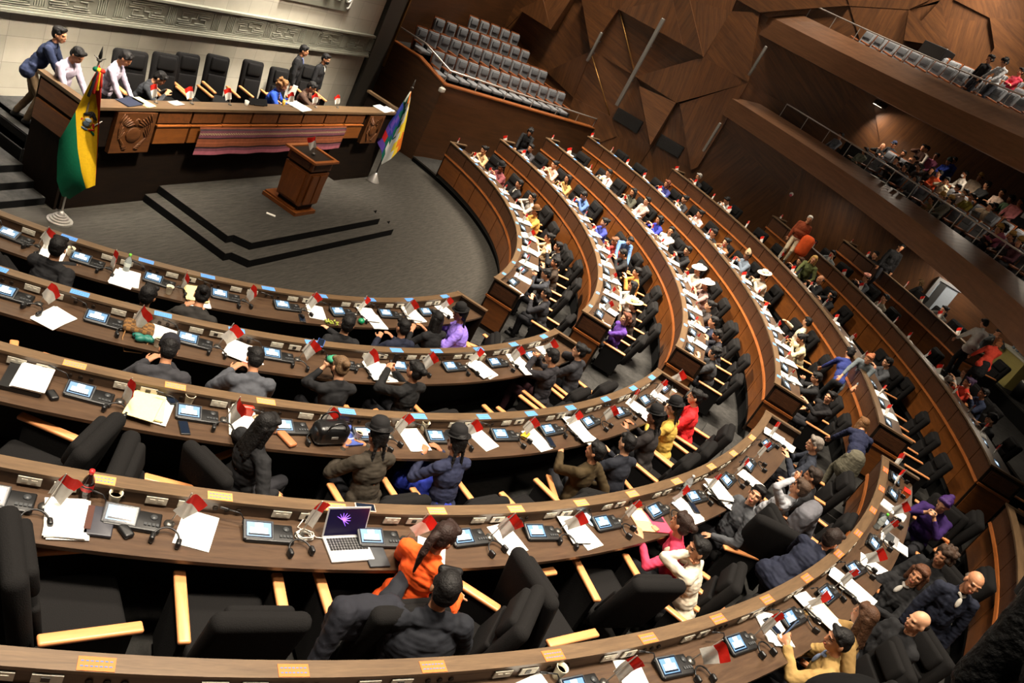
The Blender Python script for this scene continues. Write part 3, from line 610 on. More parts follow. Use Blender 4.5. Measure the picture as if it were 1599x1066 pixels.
# ------------------------------------------------------------------ faceted east wall
VX = dict(a=(-2.39, 4.84), b=(-4.97, 4.85), c=(-4.95, 3.56), d=(-3.62, 3.6), e=(-2.32, 2.3), f=(-.99, 3.57), g=(-2.22, 3.63), h=(-1.31, 4.61), i=(-4.99, 6.08), j=(-6.29, 4.84), k=(-3.54, 2.38), l=(-4.94, 2.32), m=(-4.34, 4.86), n=(-3.86, 3.45), o=(.15, 3.59), p=(-1.28, 2.52), x1=(-.35, 4.15), x2=(-1.08, 4.5), w1=(-3.52, 5.68), w2=(-3.91, 5.86), v=(-3.94, 2.01), s=(-6.31, 3.61), t=(-6.3, 2.43), u=(-4.87, 1.58), r=(-5.05, 3.58), r2=(-6.19, 2.28), i2=(-4.95, 6.37), q=(-5.62, 6.36),
    E2=(-8.9, 7.29), F2=(-8.6, 7.9), G2=(-8.88, 8.27), H2=(-8.86, 9.9), I2=(-9.08, 8.37), J2=(-9.83, 7.58), K2=(-9.83, 7.0), L2=(-9.33, 8.48), M2=(-10.19, 8.48), N2=(-10.66, 8.0), O2=(-10.7, 7.0), P2=(-13.6, 9.9), Q2=(-13.6, 7.0), R2=(-9.0, 6.4), S2=(-9.23, 5.72), T2=(-9.77, 5.16), V2=(-9.9, 4.6), W2=(-13.6, 6.4), X2=(-13.6, 4.5), Y2=(-13.6, 1.6),
    A=(.6, 8.5), B=(-1.5, 8.5), Cc=(-3.6, 8.5), D=(-6, 8.5), E=(-8.6, 8.5), G=(.6, 0), Hh=(-2.6, .5), I=(-4.2, .5), J=(-6.3, .6), Kk=(-8.6, .8), L=(-8.6, 3.0), M=(-8.6, 4.8), N=(-8.6, 6.4), O=(-2.2, 6.9), P=(-5.0, 7.4), S=(.6, 5.6), T=(.6, 2.4), U=(-7.4, 7.4), V=(-7.4, 5.6))
mb = MB(); FR = random.Random(3)
def facet(keys, depth, ang, lean=()):
    """one board: real thickness, its own depth and tilt, grain at ang degrees"""
    ps = [VX[k] for k in keys.split()]; dd = list(lean) + [0] * (len(ps) - len(lean))
    cy = sum(p[0] for p in ps) / len(ps); cz = sum(p[1] for p in ps) / len(ps)
    q = [Vector((XE - depth - dd[i], p[0], p[1])) for i, p in enumerate(ps)]
    g = Vector((0, math.cos(rad(ang)), math.sin(rad(ang)))); n = len(q)
    area = sum(ps[i][0] * ps[(i + 1) % n][1] - ps[(i + 1) % n][0] * ps[i][1] for i in range(n))
    back = [Vector((XE + .3, p.y, p.z)) for p in q]
    fs = [tuple(range(n)) if area < 0 else tuple(range(n - 1, -1, -1))] + [(i, (i + 1) % n, n + (i + 1) % n, n + i) for i in range(n)]
    mb.add(q + back, fs, 0, False, g)
facet('o x1 f', .34, 75, (.0, .0, .1)); facet('x1 x2 f', .3, 100, (0, 0, .14)); facet('h a g', .22, 8, (0, .1, .12)); facet('x2 h g p f', .0, 20, (0, 0, 0, 0, .0))
facet('p g e', .08, 85, (0, .12, .0)); facet('e g d k', .06, 15, (0, .1, 0, 0)); facet('a d g', .14, 10, (.06, 0, 0)); facet('a m b d', .03, 5, (.1, .0, .0, 0)); facet('a w1 m', .22, 80, (.08, 0, .02))
facet('w1 w2 b m', .2, 95, (0, .03, .05, .0)); facet('d b j c', .1, 80, (.05, .1, 0, .1)); facet('w2 i b', .1, 60, (0, .06, .1)); facet('i q j b', .12, 20, (.05, 0, 0, .05)); facet('n c l', .26, 5, (.0, .02, .1)); facet('d n l v k', .05, 35)
facet('c r r2 l', .05, 60); facet('r j s t r2', .14, 85, (.05, .0)); facet('d c n', .0, 20); facet('k v Hh e', .08, 30, (0, 0, 0, 0)); facet('v l u I Hh', .06, 70); facet('l r2 t J I u', .03, 50)
facet('s j M L', .06, 15); facet('s L Kk J t', .02, 110); facet('j q N M', .0, 25); facet('e Hh G T p', .02, 10); facet('p T o f', .0, 10); facet('o T S x1', .02, 10); facet('x1 S x2', .0, 30)
facet('S A B O h x2', .05, 20); facet('h O a', .12, 65); facet('O w1 a', .1, 100, (.05, 0, .05)); facet('O B Cc w1', .06, 20); facet('w1 Cc P i2 i w2', .1, 70); facet('i2 P U q', .16, 10); facet('P Cc D U', .04, 50); facet('q U N', .02, 120); facet('U N E2 F2', .05, 85); facet('U F2 G2 H2 D', .06, 80); facet('E2 I2 J2 K2 F2', .12, 20, (0, 0, .05)); facet('I2 L2 M2 N2 O2 K2 J2', .03, 70); facet('M2 P2 Q2 O2 N2', .1, 15); facet('L2 H2 P2 M2', .06, 40); facet('G2 F2 K2 I2 L2', .0, 60); facet('N R2 S2 T2 V2 M', .02, 20); facet('R2 W2 X2 V2 T2 S2', .14, 100); facet('N E2 K2 O2 Q2 W2 R2', .05, 50); facet('Kk Y2 X2 V2 M L', .04, 70); facet('i i2 q', .05, 90)
mb.build('wall_east', WW, kind='structure')
mb = MB(); mb.box((XE + .25, -6.4, 5), (.3, 14.5, 10), 0, grain=Vector((0, 1, 0))); mb.build('wall_east_backing', WWD, kind='structure')
for (ya, za), (yb, zb) in (((-2.39, 4.84), (-3.62, 3.6)), ((-2.3, 3.5), (-3.52, 2.4))):
    a = Vector((XE - .22, ya, za)); b = Vector((XE - .16, yb, zb)); MB().tube([a, b], .014, 0, 6).build('trim_brass_edge', BRASS, kind='structure')
for i, (y, z0, z1, w, lab) in enumerate(((-3.64, 2.76, 5.18, .1, 'long grey metal light bar standing upright on the faceted wood wall'), (-2.34, 3.35, 4.16, .07, 'short grey light bar on the faceted wood wall near the side gallery'), (-6.27, 2.89, 3.71, .07, 'short grey light bar on the wood wall under the lower balcony end'), (-6.26, 5.0, 5.77, .07, 'short grey light bar on the wood wall under the upper balcony end'))):
    t = thing('wall_light_bar', lab, 'wall light', (XE - .5, y, z0), 0, 'grey wall light bars')
    MB().rbox((0, 0, (z1 - z0) / 2), (.09, w, z1 - z0), .02).build('housing', plain('grey_bar', (118, 116, 112), .4, .4), t)
    m = MB()
    for f in (.3, .7): m.box((.14, 0, (z1 - z0) * f), (.22, .03, .03), 0)
    m.build('bracket', CHROME, t)
for i, (ya, yb, z0, z1, lab) in enumerate(((-3.6, -4.4, 2.36, 2.7, 'dark rectangular vent panel on the faceted wall, closer to the side gallery'), (-5.0, -5.72, 2.36, 2.68, 'dark rectangular vent panel on the faceted wall, closer to the lower balcony'))):
    t = thing('wall_vent', lab, 'vent', (XE - .09, (ya + yb) / 2, z0), 0, 'dark wall vents')
    MB().box((.08, 0, (z1 - z0) / 2), (.2, ya - yb, z1 - z0), 0).build('frame', BLP, t)
    m = MB()
    for q in range(9): m.box((-.025, 0, .03 + q * (z1 - z0 - .06) / 8), (.012, ya - yb - .05, .014), 0)
    m.build('grille', plain('dark_grille', (30, 29, 28), .6), t)
# ------------------------------------------------------------------ back wall, door, counter
def arcwall(name, r, a0, a1, z0, z1, mat, th=.2, n=40, grain=None):
    mb = MB(); vs = []; uv = []; fs = []
    for i in range(n + 1):
        a = a0 + (a1 - a0) * i / n
        for rr, z in ((r, z0), (r, z1), (r + th, z1), (r + th, z0)): vs.append(pol(rr, a, z))
    arc = rad(abs(a1 - a0)) * r
    for i in range(n):
        for j in range(4):
            j2 = (j + 1) % 4; fs.append((i * 4 + j, i * 4 + j2, (i + 1) * 4 + j2, (i + 1) * 4 + j))
            s0, s1 = arc * i / n, arc * (i + 1) / n; v0, v1 = ((z0, z1), (0, th), (z1, z0), (0, th))[j]; uv.append([(s0, v0), (s0, v1), (s1, v1), (s1, v0)])
    mb.add(vs, fs, 0, False, None, uv); return mb.build(name, mat, kind='structure')
arcwall('wall_south', 17.6, -48.5, -100, 1.9, 10, WWD)
dl = at(1473, 431, 3.2)
da, db = 17.32, -50.6
t = thing('door_1', 'pale grey lit doorway in the wood wall under the lower balcony', 'door', (11.5, -13.28, 2.1), 0); t['kind'] = 'structure'
m = MB(); m.box((0, 0, .48), (.08, .86, 1.02), 0); m.build('door_leaf', plain('pale_grey_door', (128, 132, 134), .5), t)
m = MB(); m.box((-.02, .46, .5), (.14, .07, 1.0), 0); m.box((-.02, -.46, .5), (.14, .07, 1.0), 0); m.box((-.02, 0, 1.03), (.14, .98, .06), 0); m.build('frame', STEEL, t)
m = MB(); m.box((-.05, .3, .5), (.03, .16, .98), 0); m.build('side_light', CHROME, t)
# counter with yellow front, bin
t = thing('counter', 'pale yellow fronted counter with bottles, beside the back wood wall', 'counter', pol(16.75, -60.4, zf(8)), rad(-60.4))
MB().box((0, 0, .32), (.42, .8, .62), 0).build('front', plain('pale_yellow_panel', (176, 162, 96), .5), t); MB().box((0, 0, .65), (.5, .9, .04), 0).build('counter_top', plain('counter_white', (196, 190, 172), .35), t)
for q in range(5):
    b = thing('bottle', 'clear plastic bottle on the yellow counter, %s along it' % ORD[q + 1], 'bottle', pol(16.72, -59.4 - .45 * q, zf(8) + .67), 0, 'bottles on the counter')
    MB().lathe([(.03, 0), (.032, .12), (.012, .17), (.012, .19)], n=10).build('body', plain('bottle_clear_blue', (150, 168, 186), .15), b); MB().lathe([(.014, .185), (.014, .205)], n=10).build('cap', WHP, b)
t = thing('waste_bin', 'dark cylindrical metal bin standing beside the yellow counter', 'bin', pol(16.6, -63.0, zf(8)))
MB().lathe([(.12, 0), (.13, .32), (.12, .34)], n=20).build('body', BLP, t); MB().lathe([(.122, .34), (.124, .36), (.1, .38)], n=20).build('lid', STEEL, t)
# ------------------------------------------------------------------ balconies
def balcony(name, r0, ztop, zbot, dr, dz, a0, a1, tiers, zfl):
    n = 60; mb = MB()
    prof = [(r0, zbot), (r0, ztop), (r0 + dr, ztop + dz), (r0 + dr + .03, ztop + dz), (r0 + dr + .03, zfl)]
    r = r0 + dr + .03; z = zfl
    for j in range(tiers): prof += [(r + .62, z), (r + .62, z + tiers_h)]; r += .62; z += tiers_h
    prof += [(17.4, z), (17.4, zbot + .25), (r0 + .5, zbot)]
    cum = [0]
    for i in range(len(prof) - 1): cum.append(cum[-1] + math.hypot(prof[i + 1][0] - prof[i][0], prof[i + 1][1] - prof[i][1]))
    cum.append(cum[-1] + 1); L = len(prof); vs = []; fs = []; uv = []; ms = []
    def xcl(r, a):  # keep inside the east wall
        x = r * math.cos(rad(a)); return max(a, -90) if x <= XE else a
    for i in range(n + 1):
        for r_, z_ in prof:
            alim = -math.degrees(math.acos(min(1, (XE + .05) / r_))); a = alim + (a1 - alim) * i / n; vs.append(pol(r_, a, z_))
    arc = rad(abs(a1 - a0)) * r0
    for i in range(n):
        for j in range(L):
            j2 = (j + 1) % L; fs.append((i * L + j, i * L + j2, (i + 1) * L + j2, (i + 1) * L + j)); s0, s1 = arc * i / n, arc * (i + 1) / n
            uv.append([(s0, cum[j]), (s0, cum[j + 1]), (s1, cum[j + 1]), (s1, cum[j])]); ms.append(0 if j < 3 or j >= L - 3 else 1)
    b = len(mb.f); mb.add(vs, fs, 0, False, None, uv)
    for q, m in enumerate(ms): mb.m[b + q] = m
    return mb.build(name, [WB, CARD], kind='structure')
tiers_h = .22
balcony('floor_balcony_lower', 13.0, 4.33, 3.88, .4, .21, -26.5, -92, 5, 4.12)
tiers_h = .2
balcony('floor_balcony_upper', 13.0, 6.40, 5.93, .28, .36, -26.5, -92, 5, 6.36)
def rail(label, r, z, zb, a0, a1, step, glass=None):
    t = thing('balcony_rail', label, 'handrail', pol(r, a0, zb)); o = t.location
    MB().tube([pol(r, a0 + (a1 - a0) * i / 40, z) - o for i in range(41)], .016).build('rail', STEEL, t)
    n = int(abs(a1 - a0) / step)
    for i in range(n + 1): a = a0 + (a1 - a0) * i / n; MB().cap(pol(r, a, zb) - o, pol(r, a, z) - o, .009).build('post', STEEL, t)
rail('steel handrail on posts along the lower balcony ledge', 13.46, 4.86, 4.5, -33.5, -84, 3.2); rail('steel handrail on posts along the upper balcony ledge', 13.34, 7.06, 6.7, -26.5, -84, 3.3)
MB().box((0, 0, 0), (.12, .3, .1), 0).build('x', BLP) if False else None
t = thing('stage_spotlight', 'black spotlight fixed under the upper balcony edge above the lit wood wall', 'spotlight', (11.25, -9.3, 5.75))
MB().rbox((0, 0, .12), (.3, .16, .12), .02, 0, Matrix.Rotation(rad(-48), 4, 'Z')).build('housing', BLP, t); MB().box((-.02, .05, .06), (.2, .1, .01), 0, rz=rad(-48)).build('lens', plain('lamp_glass', (250, 230, 200), .3, 0, .5, 0, 60, 0, 4), t); MB().cap((0, 0, .16), (0, 0, .42), .012).build('bracket', CHROME, t)
# upper balcony theatre seats, two rows
nseat = 0
for row, r, z, a0, a1, nn in (('front', 13.72, 6.36, -36, -77, 28), ('second', 14.34, 6.56, -41, -75, 23), ('third', 14.96, 6.76, -45, -74, 17)):
    for i in range(nn):
        a = a0 + (a1 - a0) * i / (nn - 1)
        dup(PT, pol(r, a, z), rad(a) + PI / 2, 'grey theatre seat, %s from the wood wall, %s row of the upper balcony' % (ORD[i + 1] if i < 30 else 'last', row), 'upper balcony seats')
for row, r, z, a0, a1, nn in (('front', 13.78, 4.12, -44, -82, 24), ('second', 14.4, 4.34, -44, -80, 22)):
    for i in range(nn):
        a = a0 + (a1 - a0) * i / (nn - 1)
        dup(PT, pol(r, a, z), rad(a) + PI / 2, 'grey theatre seat, %s from the wood wall, %s row of the lower balcony' % (ORD[i + 1], row), 'lower balcony seats')
for lab, r, a, z in (('black loudspeaker box standing on the upper balcony among the grey seats', 14.6, -41.5, 7.0), ('black loudspeaker box standing at the wall end of the lower balcony', 14.3, -41.6, 4.34)):
    t = thing('loudspeaker', lab, 'loudspeaker', pol(r, a, z), rad(a), 'balcony loudspeakers'); MB().rbox((0, 0, .24), (.34, .7, .46), .02).build('cabinet', BLP, t); MB().box((-.175, 0, .24), (.012, .64, .4), 0).build('grille', plain('dark_grille', (30, 29, 28), .6), t)
# wall notices
for lab, px, py, r in (('small round pink and white notice on the wood wall above the lower balcony', 1481, 217, 0), ('small round pink and white notice on the wood wall behind the back desk', 1236, 303, 0)):
    d = ray(px, py); tt = (XE - .2 - CAM.x) / d.x; p = CAM + d * tt
    if py < 250: p = atcyl(px, py, 17.3)
    t = thing('wall_notice', lab, 'notice', p, 0 if py > 250 else math.atan2(p.y, p.x)); MB().lathe([(.05, 0), (.05, .02)], M=Matrix.Rotation(rad(-90), 4, 'Y'), n=16).build('disc', WHP, t); MB().lathe([(.035, .02), (.035, .026)], c=(0, 0, -.03), M=Matrix.Rotation(rad(-90), 4, 'Y'), n=12).build('emblem', tint((196, 70, 90)), t)
# ---- measured spots on the near desks: (distance from the ledge, angle)
CON = {1:[(0.273,-147.98),(0.273,-141.94),(0.26,-135.69),(0.282,-129.56),(0.266,-123.23),(0.253,-116.87),(0.233,-110.47),(0.234,-104.09)],2:[(0.231,-144.22),(0.218,-138.92),(0.216,-133.36),(0.268,-127.68),(0.199,-122.77),(0.222,-117.25),(0.227,-112.01),(0.251,-106.49),(0.223,-100.93)],3:[(0.2,-138.47),(0.189,-133.86),(0.19,-129.42),(0.151,-125.03),(0.209,-120.52),(0.211,-115.67),(0.194,-111.39),(0.157,-107.0),(0.213,-102.74),(0.218,-98.18),(0.215,-93.9)],4:[(0.242,-139.82),(0.212,-136.28),(0.186,-132.05),(0.154,-128.0),(0.187,-124.08),(0.205,-120.3),(0.221,-116.14),(0.225,-112.12),(0.228,-108.22),(0.243,-104.02),(0.242,-100.25),(0.272,-95.76)],5:[(0.244,-120.46),(0.237,-116.76),(0.231,-112.91),(0.23,-109.38),(0.239,-105.76),(0.24,-101.92),(0.239,-98.65),(0.229,-94.45),(0.214,-91.96)]}
STK = {1:[-143.9,-136.99,-131.15,-124.92,-118.82,-112.36,-106.18,-99.54],2:[-145.43,-140.6,-135.43,-130.47,-124.79,-117.36,-113.16,-108.02,-102.82,-97.16],3:[-139.23,-134.86,-130.5,-126.09,-121.57,-117.02,-116.78,-112.56,-108.34,-103.74,-99.08,-94.97],4:[-137.25,-133.6,-129.5,-125.25,-121.25,-117.25,-113.41,-109.23,-104.99,-101.49,-97.54],5:[-136.7,-132.59,-128.97,-125.07,-121.13,-117.36,-117.37,-113.98,-110.41,-106.51,-103.19,-99.49,-96.02,-92.91]}
PAP = {1:[(0.232,-146.08),(0.5,-141.08),(0.32,-137.48),(0.325,-133.45),(0.43,-130.8),(0.177,-120.61),(0.197,-113.86),(0.378,-112.26),(0.193,-108.05),(0.264,-106.24),(0.234,-100.92)],2:[(0.374,-142.08),(0.176,-134.77),(0.181,-130.35),(0.279,-128.36),(0.327,-120.11),(0.33,-118.93),(0.316,-109.22),(0.311,-107.45),(0.217,-103.47),(0.398,-104.86),(0.164,-98.46)],3:[(0.282,-136.47),(0.108,-135.83),(0.233,-135.11),(0.223,-131.52),(0.166,-121.73),(0.174,-117.05),(0.337,-112.59),(0.362,-110.04),(0.165,-108.37),(0.359,-107.47),(0.26,-99.25),(0.325,-95.7),(0.358,-101.65)],4:[(0.291,-137.9),(0.19,-134.2),(0.367,-127.18),(0.191,-122.2),(0.182,-118.49),(0.298,-117.75),(0.337,-109.33),(0.31,-106.62),(0.341,-105.65),(0.3,-106.94),(0.364,-106.41),(0.379,-100.48),(0.388,-93.49),(0.143,-93.59)],5:[(0.127,-125.4),(0.216,-122.15),(0.227,-114.21),(0.25,-111.51),(0.35,-111.68),(0.373,-110.42),(0.367,-107.47),(0.395,-105.78),(0.362,-104.19),(0.419,-101.25),(0.29,-96.34),(0.211,-107.78)]}
MISC = {'cup':[(1,0.194,-143.27),(1,0.533,-134.57),(2,0.5,-135.47),(3,0.095,-134.1),(3,0.147,-131.96),(3,0.275,-125.68),(3,0.102,-121.11),(4,0.117,-136.75),(2,0.113,-108.39),(2,0.122,-107.73),(3,0.373,-94.1),(5,0.127,-124.85),(4,0.561,-91.11)],'laptop':[(4,0.248,-129.04)],'bag':[(3,0.318,-127.41)],'bottle':[(4,0.102,-137.59),(1,0.182,-138.47),(5,0.183,-99.89),(4,0.12,-108.43)],'wallet':[(4,0.284,-137.03)],'tab':[(4,0.397,-128.17)],'binder':[(3,0.168,-140.76)],'book':[(3,0.249,-126.11)],'charger':[(4,0.037,-130.36)],'cable':[(4,0.237,-130.66)],'phone':[(4,-0.105,-128.34),(3,0.095,-134.94),(3,0.393,-134.25),(1,0.418,-121.84),(3,0.399,-112.26),(4,0.335,-109.11),(5,0.221,-114.32),(1,0.224,-132.54),(2,0.008,-124.11)],'mouse':[(4,0.333,-136.27),(3,0.325,-139.65)],'greenball':[(1,0.41,-115.06)],'leaves':[(1,0.45,-118.75)],'handbag':[(2,0.232,-136.7)],'greenbag':[(2,0.378,-136.28)],'pouch':[(3,0.366,-129.56)],'snack':[(3,0.009,-131.4)],'magazine':[(4,0.351,-113.01)],'mask':[(4,0.138,-116.81)],'yellowflower':[(3,0.258,-113.82)]}
STK[3].remove(-117.02); STK[5].remove(-117.36)
def on(k, u, a, dz=0): return pol(rk(k) + u, a, zt(k) - .111 + dz)
def turn(a): return rad(a) + PI / 2       # local +y points to the speaker's floor, local -y to the seat
def rnk(lst, a, blk): # position counted from the centre aisle
    s = sorted(lst, key=lambda q: abs(q + 88)); return s.index(a) + 1
def where(n, k, blk): return '%s from aisle, %s row of %s block' % (ORD[n] if n < len(ORD) else 'last', KN[k], blkname(blk))
SCR = plain('screen_blue', (84, 118, 152), .3, 0, .5, 0, 60, .02, .55); SCW = plain('screen_white', (214, 234, 246), .3, 0, .5, 0, 60, .02, .9); SCD = plain('screen_dark', (18, 26, 40), .2)
def make_console():
    t = thing('conference_console', '', 'console')
    MB().rbox((.03, 0, .014), (.31, .15, .026), .01).build('base', BLP, t)
    TM = Matrix.Translation((-.04, 0, .036)) @ Matrix.Rotation(rad(14), 4, 'X')
    s = MB().rbox(TM.translation, (.19, .135, .02), .008, 0, TM.to_3x3().to_4x4()).build('screen_frame', GRP, t)
    def sp(x, y, w, h, m, z=.0115):
        mb.add([TM @ Vector((x + sx * w / 2, y + sy * h / 2, z)) for sx, sy in ((-1, -1), (1, -1), (1, 1), (-1, 1))], [(0, 1, 2, 3)], m)
    mb = MB(); sp(0, 0, .17, .115, 2); sp(0, 0, .15, .095, 0, .0118); sp(0, .03, .05, .03, 1, .0122); sp(0, -.008, .11, .04, 1, .0122); sp(0, -.035, .13, .012, 2, .0122); mb.build('display', [SCR, SCW, SCD], s)
    mb = MB()
    for q in range(4): mb.box((.1 + .022 * q, -.03, .03), (.016, .02, .008), 0)
    mb.lathe([(.02, .027), (.02, .034)], c=(.14, .03, 0), n=12); mb.build('buttons', GRP, t)
    m = MB().tube([(-.13, .06, .02), (-.135, .065, .06), (-.16, .075, .09), (-.24, .09, .1)], .0045, 0, 6); m.cap((-.24, .09, .1), (-.28, .098, .102), .008, .008, 0, 8, 3); m.build('microphone', BLP, t)
    return t
def make_phones():
    t = thing('headphones', '', 'headphones')
    MB().tube([(.075 * math.cos(PI * i / 12), .085 * math.sin(PI * i / 12), .022 + .018 * math.sin(PI * i / 12)) for i in range(13)], .006, 0, 6).build('headband', BLP, t)
    for s in (-1, 1): MB().rbox((s * .073, -.005, .026), (.03, .055, .05), .013).build('ear_cup', BLP, t)
    return t
def make_flag(wave):
    t = thing('desk_flag', '', 'flag')
    MB().lathe([(.028, 0), (.028, .008), (.006, .014)], n=14).build('base', CHROME, t)
    tip = Vector((.05, -.02, .235)); MB().cap((0, 0, .01), tip, .0035).build('pole', STEEL, t)
    def fn(u, v):
        p = Vector((0, 0, .092)).lerp(tip, .0 + 1 * v); w = .115 * (1 - .25 * (1 - v))
        return p + Vector((u * w * .75, -.3 * u * w + .014 * math.sin(u * 6 + v * 3 + wave), -.035 * u * u - .03 * u))
    MB().grid(fn, 8, 10, 0, True, lambda u, v: 0 if v > .55 else 1).build('cloth', [REDC, WHC], t)
    return t
CON0 = make_console(); HP0 = make_phones(); FL0 = [make_flag(0), make_flag(2.2)]
for o in FL0:
    for c in o.children:
        if c.name.startswith('cloth'): pass
USED = {}
def place(proto, key, loc, rz, label, group, s=1):
    if key not in USED:
        USED[key] = 1; proto.location = loc; proto.rotation_euler = (0, 0, rz); proto.scale = (s, s, s); proto['label'] = label; proto['group'] = group; return proto
    return dup(proto, loc, rz, label, group, s)
def paper(loc, rz, label, m=None, sheets=1, w=.21, h=.29, name='paper_sheet', cat='paper', cen=False):
    mb = MB(); q = random.Random(int(abs(loc.x * 977 + loc.y * 331) * 10))
    n = max(1, sheets)
    for i in range(n):
        a = q.uniform(-.07, .07) * (1 if i else 0); c = (q.uniform(-.012, .012) * (i > 0), q.uniform(-.012, .012) * (i > 0)); 
        mb.box((c[0], c[1], .003 + i * .0045), (w, h, .004), 0, a)
    return tag(mb.build(name, m or PAPER, loc=loc, rot=rz), label, cat, 'papers on the desks')
# near (left) block ---------------------------------------------------------
PLACED = []
SOCK = [plain('socket_plate', (206, 200, 184), .5), plain('socket_dark', (40, 36, 32), .5)]
for k in range(1, 6):
    L = [a for u, a in CON[k]]
    if k == 5: L = L + [-124.4 - 4.0]; CON[k].append((.24, -124.4))
    L = [a for u, a in CON[k]]
    for u, a in CON[k]:
        n = rnk(L, a, 'n'); wz = turn(a) + R.uniform(-.12, .12)
        place(CON0, 'c', on(k, .235, a), wz, 'conference console with lit screen, ' + where(n, k, 'n'), 'consoles on the left block desks')
        da = math.degrees(.17 / (rk(k) + .2))
        place(HP0, 'h', on(k, .375, a + da * 1.25), wz + R.uniform(-.5, .5), 'black headphones lying beside the console, ' + where(n, k, 'n'), 'headphones on the left block desks')
        f = FL0[n % 2]; place(f, 'f%d' % (n % 2), on(k, .225, a + da * 1.36), wz + R.uniform(-.9, .9), 'small red and white desk flag, ' + where(n, k, 'n'), 'desk flags of the left block', R.uniform(1.08, 1.25))
    for j, a in enumerate(sorted(STK[k], reverse=True)):
        orange = k == 5 or k == 4 or (k == 3 and a < -129); m = ORST if k == 5 else (PEST if orange else BLUEST)
        mb = MB(); mb.box((0, 0, .002), (.15, .07, .003), 0)
        for q in (-1, 1):
            for w in range(7): mb.box((-.057 + .019 * w, q * .013, .004), (.013, .006, .0012), 1)
        tag(mb.build('name_sticker', [m, plain('sticker_ink', tuple(int(x * .72) for x in ((216, 106, 40) if k == 5 else (204, 136, 74) if orange else (88, 146, 222))), .6)], loc=pol(rk(k) + .058, a, zt(k)), rot=turn(a)), '%s name sticker on the desk ledge, %s' % ('orange' if k == 5 else 'pale orange' if orange else 'blue', where(j + 1, k, 'n')), 'sticker', 'name stickers on the left block')
        for q, off in enumerate((-.09, .09)):
            aa = a - math.degrees((off + .26) / rk(k)); mb = MB(); mb.box((0, -.006, 0), (.12, .008, .052), 0)
            if q == 0: mb.box((-.006, -.011, 0), (.035, .006, .028), 1)
            else:
                for w in (-1, 1): mb.box((w * .024, -.011, 0), (.03, .003, .02), 0)
            mb.build('socket_plate', SOCK, DESK[(k, 'n')], pol(rk(k) + .09, aa, zt(k) - .062), rot=turn(aa))
        mb = MB()
        for q in range(3): MB().lathe([(.016, 0), (.016, .006), (.009, .008)], M=Matrix.Rotation(rad(90), 4, 'X'), n=12).build('round_fitting', WK, DESK[(k, 'n')], pol(rk(k) + .091, a + math.degrees((.06 + (q - 1) * .07) / rk(k)), zt(k) - .07), rot=turn(a))
    for j, (u, a) in enumerate(sorted(PAP[k], key=lambda q: -q[1])):
        stack = (k, round(a)) in ((4, -138), (2, -135), (3, -135), (1, -133), (3, -132)); u = max(.25, min(u, .4)); a_ = a; ca = min(L, key=lambda q: abs(q - a)); rel = (a - ca) * rad(1) * (rk(k) + .3)
        if -.25 < rel < .39: rel = -.27 if rel < .06 else .39
        a = ca + math.degrees(rel / (rk(k) + .3))
        m = CREAM if (k, round(a_)) in ((1, -133), (3, -136), (5, -110)) else PAPER
        dz_ = .022 * sum(1 for q in PLACED if abs(q - a - 100 * k) * rad(1) * rk(k) < .2); PLACED.append(a + 100 * k)
        paper(on(k, u, a, dz_), turn(a) + R.uniform(-.45, .3), '%s on the desktop, paper %s' % ('stack of white papers' if stack else 'cream folder' if m is CREAM else 'white paper sheet', where(j + 1, k, 'n')), m, R.randint(4, 6) if stack else R.randint(1, 3), name='paper_stack' if stack else 'paper_sheet')
CUPM = plain('paper_cup_white', (226, 216, 190), .5); COF = plain('cup_inside', (196, 164, 110), .6)
for j, (k, u, a) in enumerate(MISC['cup']):
    u = min(u, .4); t = thing('paper_cup', 'white paper cup standing on the %s row desk of the left block, %s cup listed from the wall' % (KN[k], ORD[j + 1]), 'cup', on(k, u, a), 0, 'paper cups')
    same = sorted([q for q in MISC['cup'] if q[0] == k], key=lambda q: -q[2]); t['label'] = 'white paper cup on the desk, cup ' + where(same.index((k, MISC['cup'][j][1], a)) + 1, k, 'n')
    MB().lathe([(.026, 0), (.037, .085), (.039, .088), (.034, .086), (.03, .05)], n=18, caps=False).build('body', CUPM, t); MB().lathe([(.001, .06), (.033, .06)], n=18).build('drink', COF, t)
def ob(n, i=0): k, u, a = MISC[n][i]; return k, on(k, u, a), turn(a)
# laptop
k, u, a = MISC['laptop'][0]; t = thing('laptop', 'open silver laptop with purple star wallpaper on the fourth row desk', 'laptop', on(k, .3, a - .1), turn(a) + .1)
ALU = plain('laptop_silver', (206, 206, 208), .35, .6); b = MB().rbox((0, -.02, .008), (.31, .215, .016), .007).build('base', ALU, t)
mb = MB()
for r_ in range(5):
    for c_ in range(13): mb.box((-.126 + .021 * c_, .055 - .021 * r_, .018), (.017, .017, .004), 0)
mb.build('keyboard', BLP, b); MB().box((0, -.085, .0168), (.1, .06, .001), 0).build('trackpad', WHP, b)
T = Matrix.Translation((0, .09, .012)) @ Matrix.Rotation(rad(70), 4, 'X'); l = MB().rbox(T @ Vector((0, .1, 0)), (.31, .21, .008), .004, 0, T.to_3x3().to_4x4()).build('lid', ALU, t)
mb = MB(); mb.box(T @ Vector((0, .1, .0052)), (.29, .186, .002), 0, M=T.to_3x3().to_4x4())
for q in range(9):
    an = rad(-60 + 26 * q); p0 = T @ Vector((-.035, .115, .0075)); p1 = T @ Vector((-.035 + .055 * math.cos(an), .115 + .05 * math.sin(an), .0075)); mb.cap(p0, p1, .0035, .0008, 1, 6, 2)
mb.build('screen', [plain('laptop_screen', (14, 10, 34), .25, 0, .5, 0, 60, .02, .6), plain('screen_purple', (150, 96, 255), .3, 0, .5, 0, 60, .02, 1.6)], l)
